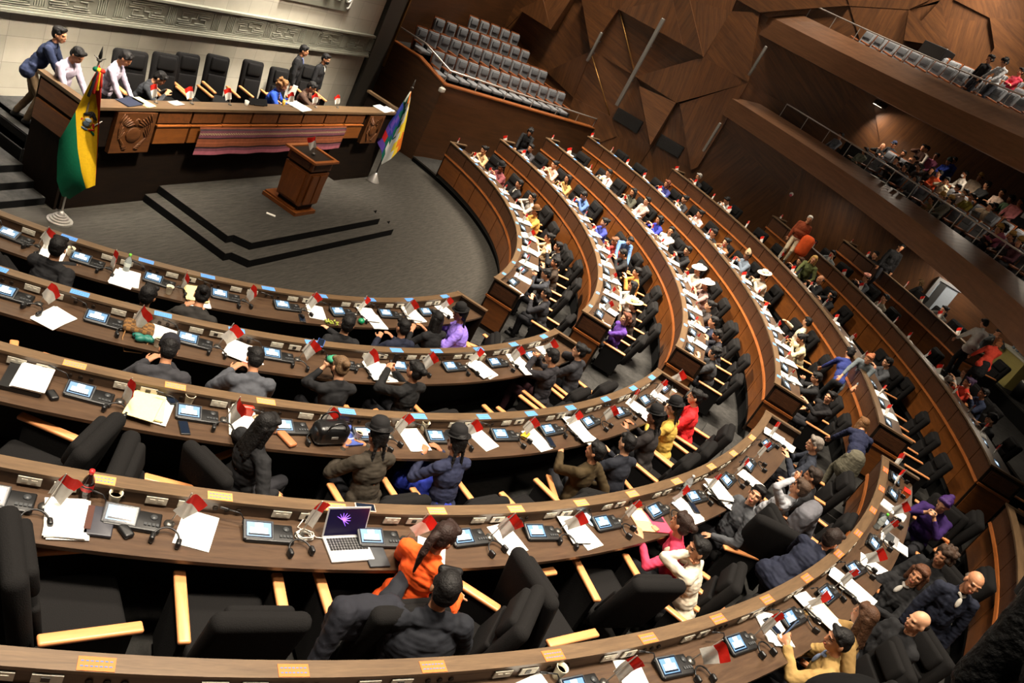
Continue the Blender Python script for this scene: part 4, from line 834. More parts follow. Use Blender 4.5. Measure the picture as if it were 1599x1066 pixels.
tag(MB().rbox((0, 0, .008), (.15, .22, .014), .006).build('tablet_case', plain('tablet_dark', (44, 46, 50), .5), loc=on(4, .36, MISC['tab'][0][2]), rot=turn(-128.2) + .05), 'dark folded tablet case right of the silver laptop', 'tablet case')
k, p, z = ob('charger'); tag(MB().rbox((0, -.03, .06), (.06, .05, .06), .01).build('laptop_charger', WHP, loc=p, rot=z), 'white square charger plugged into the desk riser left of the laptop', 'charger')
k, u, a = MISC['cable'][0]; mb = MB(); pts = [(.0, .11, .05), (-.03, .08, .01), (.02, .05, .006)]
for i in range(60): q = i * .42; pts.append(((.052 + .008 * math.sin(i)) * math.cos(q), .0 + .04 * math.sin(q) + .006 * math.sin(i * 1.7), .006 + .0006 * i))
pts += [(.08, .0, .01), (.13, .0, .008), (.15, -.04, .006), (.19, -.06, .008)]
tag(mb.tube(pts, .0035, 0, 6).build('charging_cable', WHP, loc=on(k, u, a), rot=turn(a)), 'coiled white charging cable on the fourth row desk left of the laptop', 'cable')
# bottles
for i, (nm, lab, c1, c2) in enumerate((('cola', 'cola bottle with red cap and label on the fourth row desk', (30, 14, 12), (200, 40, 40)), ('water', 'clear water bottle with green cap on the front row desk', (150, 160, 160), (110, 190, 60)), ('water2', 'clear water bottle with green cap on the fifth row desk', (150, 160, 160), (90, 190, 60)), ('thermos', 'slim steel flask lying against the fourth row ledge', (150, 150, 150), (170, 170, 170)))):
    k, u, a = MISC['bottle'][i]; t = thing('bottle', lab, 'bottle', on(k, u, a)); MB().lathe([(.03, 0), (.033, .01), (.03, .06), (.034, .11), (.03, .14), (.013, .175), (.013, .19)], n=16).build('body', plain('bottle_' + nm, c1, .15, 0, .6), t)
    MB().lathe([(.0345, .07), (.0345, .115)], n=16, caps=False).build('wrapper', plain('bottle_label_' + nm, c2 if i == 0 else (210, 220, 215), .5), t); MB().lathe([(.015, .188), (.015, .212)], n=12).build('cap', plain('bottle_cap_' + nm, c2, .4), t)
# bags and small things
LEA = plain('black_leather', (14, 14, 15), .3, 0, .6, .25, 40)
k, p, z = ob('bag'); t = thing('handbag', 'black leather handbag standing on the third row desk beside the woman in black', 'handbag', p + pol(.0, -127) , z + .15)
MB().rbox((0, 0, .09), (.3, .17, .18), .05).build('body', LEA, t)
for s in (-1, 1): MB().tube([(-.08, s * .06, .16)] + [(.08 * math.cos(PI - PI * i / 10), s * .075, .17 + .07 * math.sin(PI * i / 10)) for i in range(11)] + [(.08, s * .06, .16)], .008, 0, 6).build('handle', LEA, t)
MB().box((0, -.088, .1), (.06, .006, .02), 0).build('clasp', STEEL, t)
k, p, z = ob('book'); t = thing('notebook', 'blue notebook with round emblem lying right of the black handbag', 'notebook', p, z + .2); MB().box((0, 0, .008), (.17, .24, .014), 0).build('cover', plain('book_blue', (62, 80, 150), .5), t); MB().lathe([(.055, .0155), (.055, .017)], n=24).build('emblem', plain('book_ring', (170, 184, 214), .5), t); MB().lathe([(.04, .0165), (.04, .0178)], n=24).build('emblem_centre', plain('book_blue', (62, 80, 150), .5), t)
k, p, z = ob('wallet'); t = thing('folio', 'dark leather folio lying between papers and console on the fourth row desk', 'folio', p, z); MB().rbox((0, 0, .012), (.15, .22, .022), .006).build('cover', plain('folio_slate', (46, 46, 54), .4), t); MB().box((-.055, .012, .0245), (.035, .18, .003), 0).build('brown_flap', plain('folio_brown', (70, 38, 28), .4), t)
k, p, z = ob('binder'); t = thing('binder', 'black ring binder full of white papers at the third row desk', 'binder', p + pol(.06, -140), z); MB().box((-.02, 0, .018), (.25, .29, .034), 0).build('cover', BLP, t); mb = MB(); [mb.box((.02 + .004 * q, -.003 * q, .04 + .005 * q), (.2, .28, .004), 0, .02 * (q % 3 - 1)) for q in range(5)]; mb.build('pages', PAPER, t)
for i, (k, u, a) in enumerate(MISC['phone']):
    lab = ['pale cased smartphone on the fourth row ledge above the laptop', 'black smartphone on papers at the third row desk', 'dark smartphone with white earphones at the third row desk edge', 'dark smartphone on the front row desk near green leaves', 'black smartphone on white paper, third row near the aisle', 'black smartphone on white paper, fourth row', 'black smartphone on the white box, fifth row', 'black calculator like handset on the front row desk', 'blue striped pen case on the second row ledge'][i]
    dz = {0: .111, 1: .018, 4: .018, 5: .018, 6: .018, 8: .111}.get(i, 0); u_ = .05 if i in (0, 8) else min(u, .42)
    t = thing('smartphone' if i not in (7, 8) else ('handset' if i == 7 else 'pen_case'), lab, 'phone' if i < 7 else ('handset' if i == 7 else 'pen case'), on(k, u_, a, dz), turn(a) + (1.5 if i in (0,) else R.uniform(-.6, .6)))
    MB().rbox((0, 0, .006), (.072, .148, .011), .005).build('case', plain('phone_case_pink', (220, 180, 160), .4) if i == 0 else (plain('pen_blue', (60, 90, 160), .5) if i == 8 else BLP), t); MB().box((0, 0, .0122), (.062, .132, .001), 0).build('screen', SCD, t)
for i, (k, u, a) in enumerate(MISC['mouse']): tag(MB().rbox((0, 0, .016), (.06, .1, .03), .014).build('computer_mouse', BLP, loc=on(k, u, a), rot=turn(a) + .6), ['black car key fob lying below the console on the fourth row desk', 'black computer mouse below the binder on the third row desk'][i], 'mouse' if i else 'key fob')
k, p, z = ob('greenball'); tag(MB().ell((0, 0, .034), (.042, .04, .034)).build('green_ball', plain('bright_green', (10, 130, 84), .4), loc=p), 'shiny green ball shaped purse on the front row desk', 'purse')
k, p, z = ob('leaves'); mb = MB(); [mb.ell((R.uniform(-.08, .08), R.uniform(-.04, .04), .006 + .002 * q), (.028, .011, .004), 0, Matrix.Rotation(R.uniform(0, 6), 4, 'Z'), 8, 4) for q in range(16)]; tag(mb.build('coca_leaves', plain('leaf_green', (150, 160, 60), .6), loc=p, rot=z), 'scattered green leaves lying on the front row desk', 'leaves', kind='stuff')
k, p, z = ob('handbag'); t = thing('shoulder_bag', 'brown patterned fabric bag lying on the second row desk', 'bag', p, z); MB().rbox((0, 0, .035), (.26, .17, .065), .03).build('body', clothm('brown_print', (120, 84, 40), (78, 54, 28), (30, 30, 30)), t); MB().tube([(-.1, -.08, .02), (-.11, -.18, .01), (-.07, -.24, -.08), (.07, -.24, -.06), (.1, -.16, .012), (.09, -.08, .02)], .006, 0, 6).build('strap', plain('strap_tan', (130, 92, 50), .6), t)
k, p, z = ob('greenbag'); mb = MB(); [mb.ell((R.uniform(-.05, .05), R.uniform(-.02, .02), .03), (.055, .032, .03), 0, Matrix.Rotation(R.uniform(-.5, .5), 4, 'Z'), 10, 6) for q in range(5)]; tag(mb.build('coin_pouch', plain('pouch_green', (14, 96, 84), .55), loc=p, rot=z), 'small green cloth pouch beside the brown patterned bag', 'pouch')
k, p, z = ob('pouch'); tag(MB().rbox((0, 0, .018), (.075, .19, .032), .014).build('glasses_case', plain('case_tan', (166, 100, 60), .45), loc=p, rot=z + .5), 'tan leather glasses case on the third row desk before the woman in black', 'case')
k, u, a = MISC['snack'][0]; t = thing('snack_bag', 'red snack bag leaning on the riser of the third row desk', 'snack', on(k, .13, a), turn(a)); MB().rbox((0, 0, .05), (.11, .05, .1), .02).build('wrapper', plain('snack_red', (170, 44, 24), .35), t); MB().ell((.09, -.03, .02), (.04, .03, .02)).build('crumpled_foil', plain('foil', (190, 170, 130), .3, .4), t)
k, p, z = ob('magazine'); t = thing('magazine', 'open colourful pink and orange magazine before the woman in pink', 'magazine', p + pol(-.05, -113), z - .3); mb = MB()
for s, m in ((-1, 0), (1, 1)): mb.box((s * .1, 0, .008), (.2, .28, .008), m); mb.box((s * .1, .05, .0126), (.16, .13, .001), 2 + (s > 0))
mb.build('pages', [plain('mag_orange', (236, 176, 130), .4), plain('mag_pink', (224, 70, 96), .4), plain('mag_white', (236, 226, 214), .4), plain('mag_dark', (50, 34, 44), .4)], t)
k, p, z = ob('mask'); t = thing('face_mask', 'pale blue disposable face mask lying on the fourth row desk', 'mask', p, z + .3); MB().rbox((0, 0, .006), (.095, .16, .01), .004).build('pleated_front', plain('mask_blue', (176, 206, 232), .8), t); MB().tube([(-.04, -.08, .006), (0, -.13, .006), (.04, -.08, .006)], .003, 0, 5).build('ear_loop', WHP, t)
k, p, z = ob('yellowflower'); tag(MB().rbox((0, 0, .02), (.14, .06, .036), .014).build('yellow_pouch', plain('pouch_yellow', (230, 176, 40), .5), loc=p, rot=z + .4), 'yellow and red pouch lying on the third row desk', 'pouch')
t = thing('orange_box', 'bright orange box near the seat edge of the fifth row desk', 'box', at(1412, 772, zt(5) - .1), turn(-93)); MB().box((0, 0, .03), (.13, .08, .06), 0).build('body', ORST, t); MB().box((0, 0, .062), (.135, .085, .006), 0).build('lid', REDC, t)
t = thing('laptop', 'small grey laptop keyboard on the fifth row desk near the bottle', 'laptop', at(1390, 842, zt(5) - .11), turn(-98)); MB().rbox((0, 0, .009), (.24, .17, .016), .006).build('base', ALU, t); MB().box((0, 0.015, .018), (.2, .09, .002), 0).build('keyboard', GRP, t)
t = thing('notepad', 'white box with phone on top beside the fifth row console', 'box', on(5, .22, -114.35), turn(-114) - .5); MB().rbox((0, 0, .008), (.2, .3, .015), .006).build('body', PAPER, t)
# far (right) block ------------------------------------------------------------
def seat_angles(k):
    A0, A1 = span(k, 'f'); a0, a1 = A0(rk(k) + .3), A1(rk(k)); arc = rad(abs(a1 - a0)) * (rk(k) + .3); n = int(arc / .7); return [a0 + (a1 - a0) * (i + .5) / n for i in range(n)]
FSEAT = {k: seat_angles(k) for k in range(1, 8)}
for k in range(1, 8):
    for n, a in enumerate(FSEAT[k]):
        wz = turn(a) + R.uniform(-.2, .2); da = math.degrees(.2 / rk(k))
        if k <= 6 or n % 2: place(CON0, 'c', on(k, .235, a + da * .6), wz, 'conference console with lit screen, ' + where(n + 1, k, 'f'), 'consoles on the right block desks')
        f = FL0[n % 2]; place(f, 'f%d' % (n % 2), on(k, .235, a + da * 1.72), turn(a) + R.uniform(-.9, .9), 'small red and white desk flag, ' + where(n + 1, k, 'f'), 'desk flags of the right block', R.uniform(.9, 1.05))
        if R.random() < (1.1 if k < 5 else .7):
            p_ = paper(on(k, R.uniform(.27, .33), a - da * R.uniform(.8, .9)), turn(a) + R.uniform(-.35, .35), 'white papers on the desktop, ' + where(n + 1, k, 'f'), PAPER, R.randint(1, 4))
            if k < 5 and R.random() < .9: paper(on(k, .35, a - da * .95, .019), turn(a) + R.uniform(-.5, .5), 'top white sheet on the papers, ' + where(n + 1, k, 'f'), PAPER, R.randint(1, 2))
        if k <= 4: tag(MB().box((0, 0, .002), (.09, .06, .003), 0).build('name_sticker', BLUEST, loc=pol(rk(k) + .055, a, zt(k)), rot=turn(a)), 'blue name sticker on the desk ledge, ' + where(n + 1, k, 'f'), 'sticker', 'name stickers on the right block')
# on the presidium desk and lectern
for i, (px, py) in enumerate(((240.7, 158.5), (296, 159.5), (357, 162.3), (455, 165.5), (492, 166.5), (527, 168))):
    place(FL0[0], 'f0', Vector((at(px, py, 1.494).x, -1.72, 1.494)), R.uniform(-.6, .6) + 2.6, 'small red and white desk flag, %s from the left on the presidium desk' % ORD[i + 1], 'presidium desk flags')
dup(FL0[1], at(490, 240, ZD + .975), 2.7, 'small red and white flag on the lectern top', 'presidium desk flags')
for i, (px, py, w, h, m, lab) in enumerate(((190, 150, .34, .2, plain('navy_folder', (30, 36, 56), .5), 'dark blue open folder on the left end of the presidium desk'), (212, 152, .16, .26, CREAM, 'cream paper envelope on the presidium desk before the standing man'), (268, 157, .2, .12, plain('grey_paper', (160, 160, 158), .6), 'grey leaflets on the presidium desk before the leaning man'), (461, 162, .34, .3, PAPER, 'white papers before the woman in blue'), (582, 160, .34, .26, PAPER, 'white papers on the right end of the presidium desk'), (597, 163, .12, .2, PAPER, 'loose white sheets at the right corner of the presidium desk'))):
    p = at(px, py, 1.494); p.y = max(-1.78, min(-1.72, p.y)); paper(p, .2, lab, m, 2, w, h, 'paper_sheet' if i > 1 else 'folder', 'paper' if i > 1 else 'folder')
t = thing('desk_monitor', 'black low desk monitor on the middle of the presidium desk', 'monitor', Vector((at(398, 161, 1.494).x, -1.74, 1.494)), -.1); MB().box((0, .05, .045), (.36, .02, .1), 0, M=Matrix.Rotation(rad(-35), 4, 'X')).build('panel', BLP, t); MB().box((0, .06, .01), (.2, .12, .016), 0).build('stand', BLP, t)
t = thing('coffee_cup', 'white cup beside the black monitor on the presidium desk', 'cup', at(384, 164, 1.494)); MB().lathe([(.025, 0), (.035, .07), (.03, .068), (.025, .02)], n=14, caps=False).build('body', WHP, t)
t = thing('yellow_cup', 'yellow drinking glass before the woman in blue', 'cup', at(442, 164, 1.494)); MB().lathe([(.022, 0), (.028, .09), (.025, .088), (.02, .02)], n=14, caps=False).build('body', plain('juice_yellow', (220, 176, 70), .3), t)
# ------------------------------------------------------------------ chairs
def make_chair(s=1.0, head=False):
    t = thing('armchair', '', 'chair', group='black armchairs')
    MB().rbox((0, .02, .39), (.5, .5, .12), .045).build('seat', BLF, t)
    TM = Matrix.Rotation(rad(12), 4, 'X')
    b = MB().rbox(TM @ Vector((0, -.16, .74)), (.54, .12, .66), .055, 0, TM); bb = b.build('backrest', BLF, t)
    MB().rbox(TM @ Vector((0, -.095, .93)), (.38, .08, .2), .035, 0, TM).build('headrest', BLF, bb)
    mb = MB(); mb.rbox(TM @ Vector((0, -.085, .62)), (.42, .05, .3), .022, 0, TM); mb.build('lumbar_cushion', BLF, bb)
    for sx in (-1, 1):
        p = MB().box((sx * .29, .02, .34), (.045, .42, .5), 0).build('arm_panel', BLF, t); MB().rbox((sx * .29, .03, .6), (.07, .5, .032), .012).build('armrest', WA, p)
    MB().cap((0, 0, .1), (0, 0, .34), .035).build('pedestal', CHROME, t)
    m = MB()
    for i in range(5): a = 2 * PI * i / 5; m.cap((0, 0, .07), (.27 * math.cos(a), .27 * math.sin(a), .035), .025, .018)
    m.build('star_base', BLP, t)
    return t
CH = make_chair(); CHUSED = [0]
def chair(loc, rz, label, group, s=1.0):
    if not CHUSED[0]:
        CHUSED[0] = 1; CH.location = loc; CH.rotation_euler = (0, 0, rz); CH['label'] = label; CH['group'] = group; CH.scale = (s,) * 3; return CH
    return dup(CH, loc, rz, label, group, s)
# ------------------------------------------------------------------ people: one fused body surface, clothes and hair fitted over it
def fuse(mb, vox, sm=2, wr=0., seed=0):
    me = bpy.data.meshes.new('tmp'); me.from_pydata([tuple(p) for p in mb.v], [], mb.f); ob_ = bpy.data.objects.new('tmp', me); COL.objects.link(ob_)
    md = ob_.modifiers.new('r', 'REMESH'); md.mode = 'VOXEL'; md.voxel_size = vox; md.use_smooth_shade = True
    if sm: s = ob_.modifiers.new('s', 'SMOOTH'); s.factor = .5; s.iterations = sm
    dg = bpy.context.evaluated_depsgraph_get(); out = bpy.data.meshes.new_from_object(ob_.evaluated_get(dg)); bpy.data.objects.remove(ob_); bpy.data.meshes.remove(me)
    if wr:
        off = Vector((seed * 3.7, seed * 1.3, 0))
        nrm = [v.normal.copy() for v in out.vertices]; co = []
        for v, q in zip(out.vertices, nrm): co += list(v.co + q * (wr * (.45 * noise.noise(v.co * 8 + off) + .6 * noise.noise(v.co * 21 + off) + .6 * noise.noise(Vector((v.co.x * 14, v.co.y * 14, v.co.z * 44)) + off))))
        out.vertices.foreach_set('co', co); out.update()
    out.polygons.foreach_set('use_smooth', [True] * len(out.polygons)); return out
def ik(a, b, l1, l2, pole):
    d = b - a; L = min(d.length, (l1 + l2) * .995); d.normalize(); b2 = a + d * L
    x = (l1 * l1 - l2 * l2 + L * L) / (2 * L); h = math.sqrt(max(0, l1 * l1 - x * x)); p = pole - d * pole.dot(d)
    if p.length < 1e-4: p = d.orthogonal()
    return a + d * x + p.normalized() * h, b2
def skel(p):
    """joints for a pose dictionary; the person faces +y, up is +z, feet on z = 0"""
    J = {}; sit = p.get('legs', 'sit') == 'sit'; hz = .47 if sit else .9
    P = Vector(p.get('pelvis', (0, -.02, hz))); ln, tw, sd = rad(p.get('lean', 8)), rad(p.get('twist', 0)), rad(p.get('side', 0))
    B = Matrix.Rotation(tw, 3, 'Z') @ Matrix.Rotation(-ln, 3, 'X') @ Matrix.Rotation(sd, 3, 'Y'); J['B'] = B; J['P'] = P
    S = lambda x, y, z: P + B @ Vector((x, y, z))
    J['waist'] = S(0, 0, .18); J['chest'] = S(0, 0, .36); J['N'] = S(0, -.01, .52)
    sh = .175 * p.get('wide', 1)
    for s, n in ((-1, 'L'), (1, 'R')):
        J['S' + n] = S(s * sh, -.01, .455); w = p.get('hand' + n, (s * .2, .38, .62 if sit else .8)); w = Vector(w)
        pole = Vector(p.get('pole' + n, (s * .7, -.4, -.7))); J['E' + n], J['W' + n] = ik(J['S' + n], w, .285, .25, pole)
        hd = Vector(p.get('hd' + n, (0, 0, 0))); d = (J['W' + n] - J['E' + n]).normalized(); d = (d + hd).normalized(); J['D' + n] = d
    hy, hp, hr = rad(p.get('hyaw', 0)), rad(p.get('hpitch', 10)), rad(p.get('hroll', 0))
    HB = Matrix.Rotation(tw * .5 + hy, 3, 'Z') @ Matrix.Rotation(-hp, 3, 'X') @ Matrix.Rotation(hr, 3, 'Y')
    J['HB'] = HB; J['HC'] = J['N'] + (B @ Vector((0, .01, .05))) + HB @ Vector((0, .015, .125))
    for s, n in ((-1, 'L'), (1, 'R')):
        J['H' + n] = P + Vector((s * .09, 0, -.02))
        if sit: J['K' + n] = Vector(p.get('knee' + n, (s * .12, P.y + .42, .47))); J['A' + n] = J['K' + n] + Vector((0, -.03, -.39))
        else: J['A' + n] = Vector(p.get('foot' + n, (s * .1, -.02, .08))); J['K' + n], _ = ik(J['H' + n], J['A' + n], .42, .41, Vector((0, 1, 0)))
    return J
def hand(mb, J, n, p):
    s = -1 if n == 'L' else 1; W, d = J['W' + n], J['D' + n]
    nn = Vector(p.get('palm' + n, (0, 0, -1))); nn = (nn - d * nn.dot(d)).normalized(); sx = d.cross(nn) * -s   # towards the thumb
    c = p.get('curl' + n, .5); R3 = Matrix((d, sx, nn)).transposed()
    mb.ell(W + d * .05, (.05, .038, .016), 0, R3.to_4x4(), 10, 8); mb.cap(W - d * .02, W + d * .03, .026, .024)
    for i, (o, L) in enumerate(((.028, .07), (.01, .08), (-.009, .074), (-.027, .058))):
        b = W + d * .085 + sx * o; d1 = (d * math.cos(c * .8) + nn * math.sin(c * .8) + sx * (o * 2)).normalized(); m = b + d1 * L * .55; d2 = d * math.cos(c * 2) + nn * math.sin(c * 2); mb.cap(b, m, .0095, .009, 0, 8, 2); mb.cap(m, m + d2 * L * .5, .009, .0075, 0, 8, 2)
    b = W + d * .03 + sx * .03; d1 = (d * .7 + sx * .7 + nn * .25).normalized(); mb.cap(b, b + d1 * .045, .012, .0105, 0, 8, 2); mb.cap(b + d1 * .045, b + d1 * .045 + (d * .9 + sx * .2 + nn * .4).normalized() * .035, .0105, .008, 0, 8, 2)
def head_prims(mb, J):
    HB = J['HB']; C = J['HC']; M4 = HB.to_4x4(); q = lambda x, y, z: C + HB @ Vector((x, y, z))
    mb.ell(q(0, -.008, .032), (.074, .093, .084), 0, M4); mb.ell(q(0, .022, -.03), (.06, .068, .085), 0, M4); mb.ell(q(0, .038, -.083), (.042, .046, .032), 0, M4)
    mb.cap(q(0, .088, .018), q(0, .1, -.022), .008, .013, 0, 8, 3); mb.ell(q(0, .09, -.06), (.024, .012, .012), 0, M4); mb.ell(q(0, .076, .026), (.056, .018, .012), 0, M4)
    for s in (-1, 1): mb.ell(q(s * .076, -.008, -.012), (.011, .022, .033), 0, M4); mb.ell(q(s * .036, .07, -.022), (.02, .018, .016), 0, M4)
    mb.cap(J['N'] - J['B'] @ Vector((0, 0, .04)), q(0, -.015, -.07), .054, .05)
def body_mesh(p, vox):
    J = skel(p); mb = MB(); B4 = J['B'].to_4x4(); k = .8
    head_prims(mb, J); P = J['P']
    mb.ell(P, (.15 * k, .11 * k, .11 * k), 0, B4); mb.cap(P, J['chest'], .11 * k, .12 * k); mb.ell(J['chest'], (.15 * k, .1 * k, .15 * k), 0, B4); mb.cap(J['SL'], J['SR'], .05)
    for n in 'LR':
        mb.cap(J['S' + n], J['E' + n], .046, .036); mb.cap(J['E' + n], J['W' + n], .036, .025); hand(mb, J, n, p)
        mb.cap(J['H' + n], J['K' + n], .075 * k, .055 * k); mb.cap(J['K' + n], J['A' + n], .05 * k, .035); a = J['A' + n]; mb.cap(a + Vector((0, -.02, -.045)), a + Vector((0, .13, -.055)), .028, .024)
    me = fuse(mb, vox, 2)
    Hi = J['HB'].inverted(); C = J['HC']; mi = []
    for f in me.polygons:
        q = Hi @ (f.center - C); m = 0
        if q.y > .05 and abs(q.x) < .08 and -.1 < q.z < .07:
            if abs(abs(q.x) - .033) < .012 and abs(q.z - .003) < .0048: m = 1
            elif vox < .008 and abs(abs(q.x) - .034) < .018 and abs(q.z - .028) < .0035: m = 2
            elif abs(q.x) < .024 and abs(q.z + .06) < .0075: m = 3
        mi.append(m)
    me.polygons.foreach_set('material_index', mi); me.name = 'person_body'
    return me, J
def top_mesh(p, J, style, vox, seed):
    mb = MB(); B = J['B']; B4 = B.to_4x4(); P = J['P']; w = p.get('wide', 1); fat = p.get('fat', 1)
    q = lambda x, y, z: P + B @ Vector((x, y, z))
    mb.ell(q(0, 0, .02), (.165 * w, .125 * fat, .12), 0, B4); mb.ell(q(0, .01 * fat, .17), (.15 * w * (.5 + .5 * fat), .12 * fat, .17), 0, B4); mb.ell(q(0, 0, .35), (.168 * w, .118, .165), 0, B4); mb.cap(J['SL'], J['SR'], .066); mb.cap(q(-.09, -.015, .47), q(.09, -.015, .47), .07)
    mb.cap(q(0, -.015, .47), q(0, -.012, .53), .074, .062)
    if style == 'jacket':
        mb.cap(q(-.1, 0, -.04), q(.1, 0, -.04), .12, .12); 
        for s in (-1, 1): mb.cap(q(s * .03, .125, .16), q(s * .07, .095, .36), .012, .02); mb.cap(q(s * .07, .095, .36), q(s * .06, .03, .52), .02, .02); mb.cap(q(s * .06, .03, .52), q(0, -.06, .535), .02, .02); mb.cap(q(s * .1, .02, -.06), q(s * .13, .0, .1), .075, .06)
    if style == 'puffer': mb.ell(q(0, 0, .3), (.2 * w, .15, .2), 0, B4); mb.ell(q(0, 0, .1), (.19 * w, .15, .16), 0, B4)
    if style in ('shawl', 'poncho'): mb.ell(q(0, .0, .33), (.23, .16, .2), 0, B4); mb.ell(q(0, .02, .2), (.24, .17, .14), 0, B4)
    t = {'jacket': .01, 'puffer': .022, 'shirt': .002, 'shawl': .012, 'poncho': .012, 'blouse': 0}[style]
    for n in 'LR':
        E = J['E' + n]; Wd = J['W' + n]; fin = p.get('sleeve', 1) if style != 'blouse' else .8
        mb.cap(J['S' + n], E, .058 + t, .048 + t); mb.cap(E, E.lerp(Wd, .97 * fin), .047 + t, .036 + t * .6)
    if style == 'jacket' or style == 'puffer': pass
    me = fuse(mb, vox, 1, .009 if style in ('shirt', 'puffer') else .008, seed); me.name = 'top'; return me
def legs_mesh(p, J, style, vox, seed):
    mb = MB(); P = J['P']; mb.ell(P + Vector((0, 0, -.01)), (.16, .125, .11)); sit = p.get('legs', 'sit') == 'sit'
    for n in 'LR': mb.cap(J['H' + n], J['K' + n], .088, .066); mb.cap(J['K' + n], J['A' + n] + Vector((0, 0, .02)), .062, .05)
    if style == 'skirt':
        if sit:
            m = (J['KL'] + J['KR']) / 2; mb.cap(P + Vector((0, .05, 0)), m, .17, .19); mb.cap(J['KL'] + Vector((-.05, 0, 0)), J['KR'] + Vector((.05, 0, 0)), .12, .12); mb.cap(m, m + Vector((0, .02, -.25)), .19, .21)
        else: mb.cap(P, P + Vector((0, 0, -.22)), .16, .2)
    me = fuse(mb, vox, 2, .006, seed + 5); me.name = 'trousers'; return me
def shoes_mesh(J):
    mb = MB()
    for n in 'LR': a = J['A' + n]; mb.cap(a + Vector((0, -.03, -.035)), a + Vector((0, .14, -.045)), .042, .036); mb.cap(a, a + Vector((0, 0, .04)), .045, .045)
    return fuse(mb, .012, 1)
HAIRM = {}
def hair_mesh(style, fine):
    if style in HAIRM: return HAIRM[style]
    mb = MB(); e = lambda c, r: mb.ell(c, r)
    if style == 'balding': e((0, -.05, .0), (.079, .065, .055)); e((.05, -.02, .0), (.03, .05, .03)); e((-.05, -.02, .0), (.03, .05, .03))
    elif style == 'buzz': e((0, -.016, .044), (.077, .092, .08)); e((0, -.05, .0), (.07, .055, .075))
    else:
        e((0, -.016, .05), (.083, .096, .082)); e((0, -.05, .0), (.078, .06, .085)); mb.cap((-.05, .05, .085), (.05, .055, .09), .03, .028)
        for s in (-1, 1): mb.cap((s * .068, .02, .04), (s * .072, -.01, -.0), .02, .014)
    if style == 'curly':
        for i in range(40):
            a = R.uniform(0, 6.28); z = R.uniform(-.08, .13); r = math.sqrt(max(.001, 1 - ((z - .03) / .12) ** 2)) * .098; y = math.sin(a) * r - .025
            if y > .04 and z < .07: continue
            e((math.cos(a) * r * .95, y, z), (.03, .03, .03))
    if style == 'long':
        for i in range(7): x = -.066 + .022 * i; mb.cap((x, -.07 + abs(x) * .3, .02), (x * 1.15, -.1, -.28 + .02 * (i % 2)), .03, .022)
        for s in (-1, 1): mb.cap((s * .075, -.0, .03), (s * .085, -.02, -.16), .026, .022)
    if style == 'pony': mb.ell((0, -.115, .03), (.035, .035, .035)); mb.cap((0, -.13, .02), (0.02, -.17, -.1), .034, .03); mb.cap((0.02, -.17, -.1), (.03, -.15, -.27), .03, .012)
    if style == 'bun': mb.ell((0, -.12, .06), (.045, .045, .045))
    if style == 'braids':
        for s in (-1, 1):
            for i in range(9): mb.ell((s * (.045 + .004 * i), -.085 - .006 * i, -.05 - .036 * i), (.019, .019, .026))
    if style == 'bob':
        for s in (-1, 1): mb.cap((s * .072, .01, .04), (s * .078, -.0, -.1), .03, .026)
        mb.cap((-.05, -.08, -.02), (.05, -.08, -.02), .05, .05); mb.cap((-.055, -.07, -.09), (.055, -.07, -.09), .036, .036)
    me = fuse(mb, .009, 2, .004, len(style)); me.name = 'hair'; HAIRM[style] = me; return me
HATS = {}
def hat_mesh(kind):
    if kind in HATS: return HATS[kind]
    mb = MB()
    if kind == 'bowler': mb.lathe([(.128, .075), (.132, .082), (.12, .072), (.088, .07), (.088, .12), (.08, .16), (.05, .185), (.001, .192)], n=28); mb.lathe([(.09, .078), (.09, .1)], n=28, caps=False, mat=1)
    if kind == 'wide': mb.lathe([(.185, .085), (.19, .075), (.14, .07), (.085, .075), (.082, .13), (.07, .16), (.04, .168), (.001, .165)], n=28); mb.lathe([(.087, .08), (.085, .1)], n=28, caps=False, mat=1)
    if kind == 'beanie': mb.lathe([(.088, .03), (.092, .05), (.09, .09), (.07, .14), (.03, .165), (.001, .17)], n=24); mb.lathe([(.094, .025), (.094, .06)], n=24, caps=False, mat=1)
    if kind == 'cap': mb.lathe([(.088, .06), (.088, .09), (.07, .13), (.03, .145), (.001, .148)], n=24); mb.rbox((0, .12, .062), (.14, .1, .012), .005, 1)
    if kind == 'peak': mb.lathe([(.088, .04), (.09, .08), (.06, .15), (.02, .21), (.001, .225)], n=20); mb.lathe([(.092, .035), (.092, .055)], n=20, caps=False, mat=1)
    if kind == 'crown': mb.lathe([(.09, .07), (.098, .1), (.1, .13), (.085, .13), (.001, .12)], n=12, smooth=False); mb.lathe([(.094, .06), (.094, .085)], n=20, caps=False, mat=1)
    me = bpy.data.meshes.new('hat'); me.from_pydata([tuple(p) for p in mb.v], [], mb.f); me.polygons.foreach_set('material_index', mb.m); me.polygons.foreach_set('use_smooth', mb.sm)
    me.materials.append(None); me.materials.append(None); HATS[kind] = me; return me
def setm(o, mats):
    while len(o.data.materials) < len(mats): o.data.materials.append(None)
    for i, m in enumerate(mats): o.material_slots[i].link = 'OBJECT'; o.material_slots[i].material = m
SK1, SK2, SK3 = (188, 132, 98), (156, 104, 74), (204, 152, 118)
HBK, HBR, HGY, HBL, HRD = (16, 14, 14), (52, 34, 24), (150, 146, 140), (190, 150, 84), (120, 74, 44)
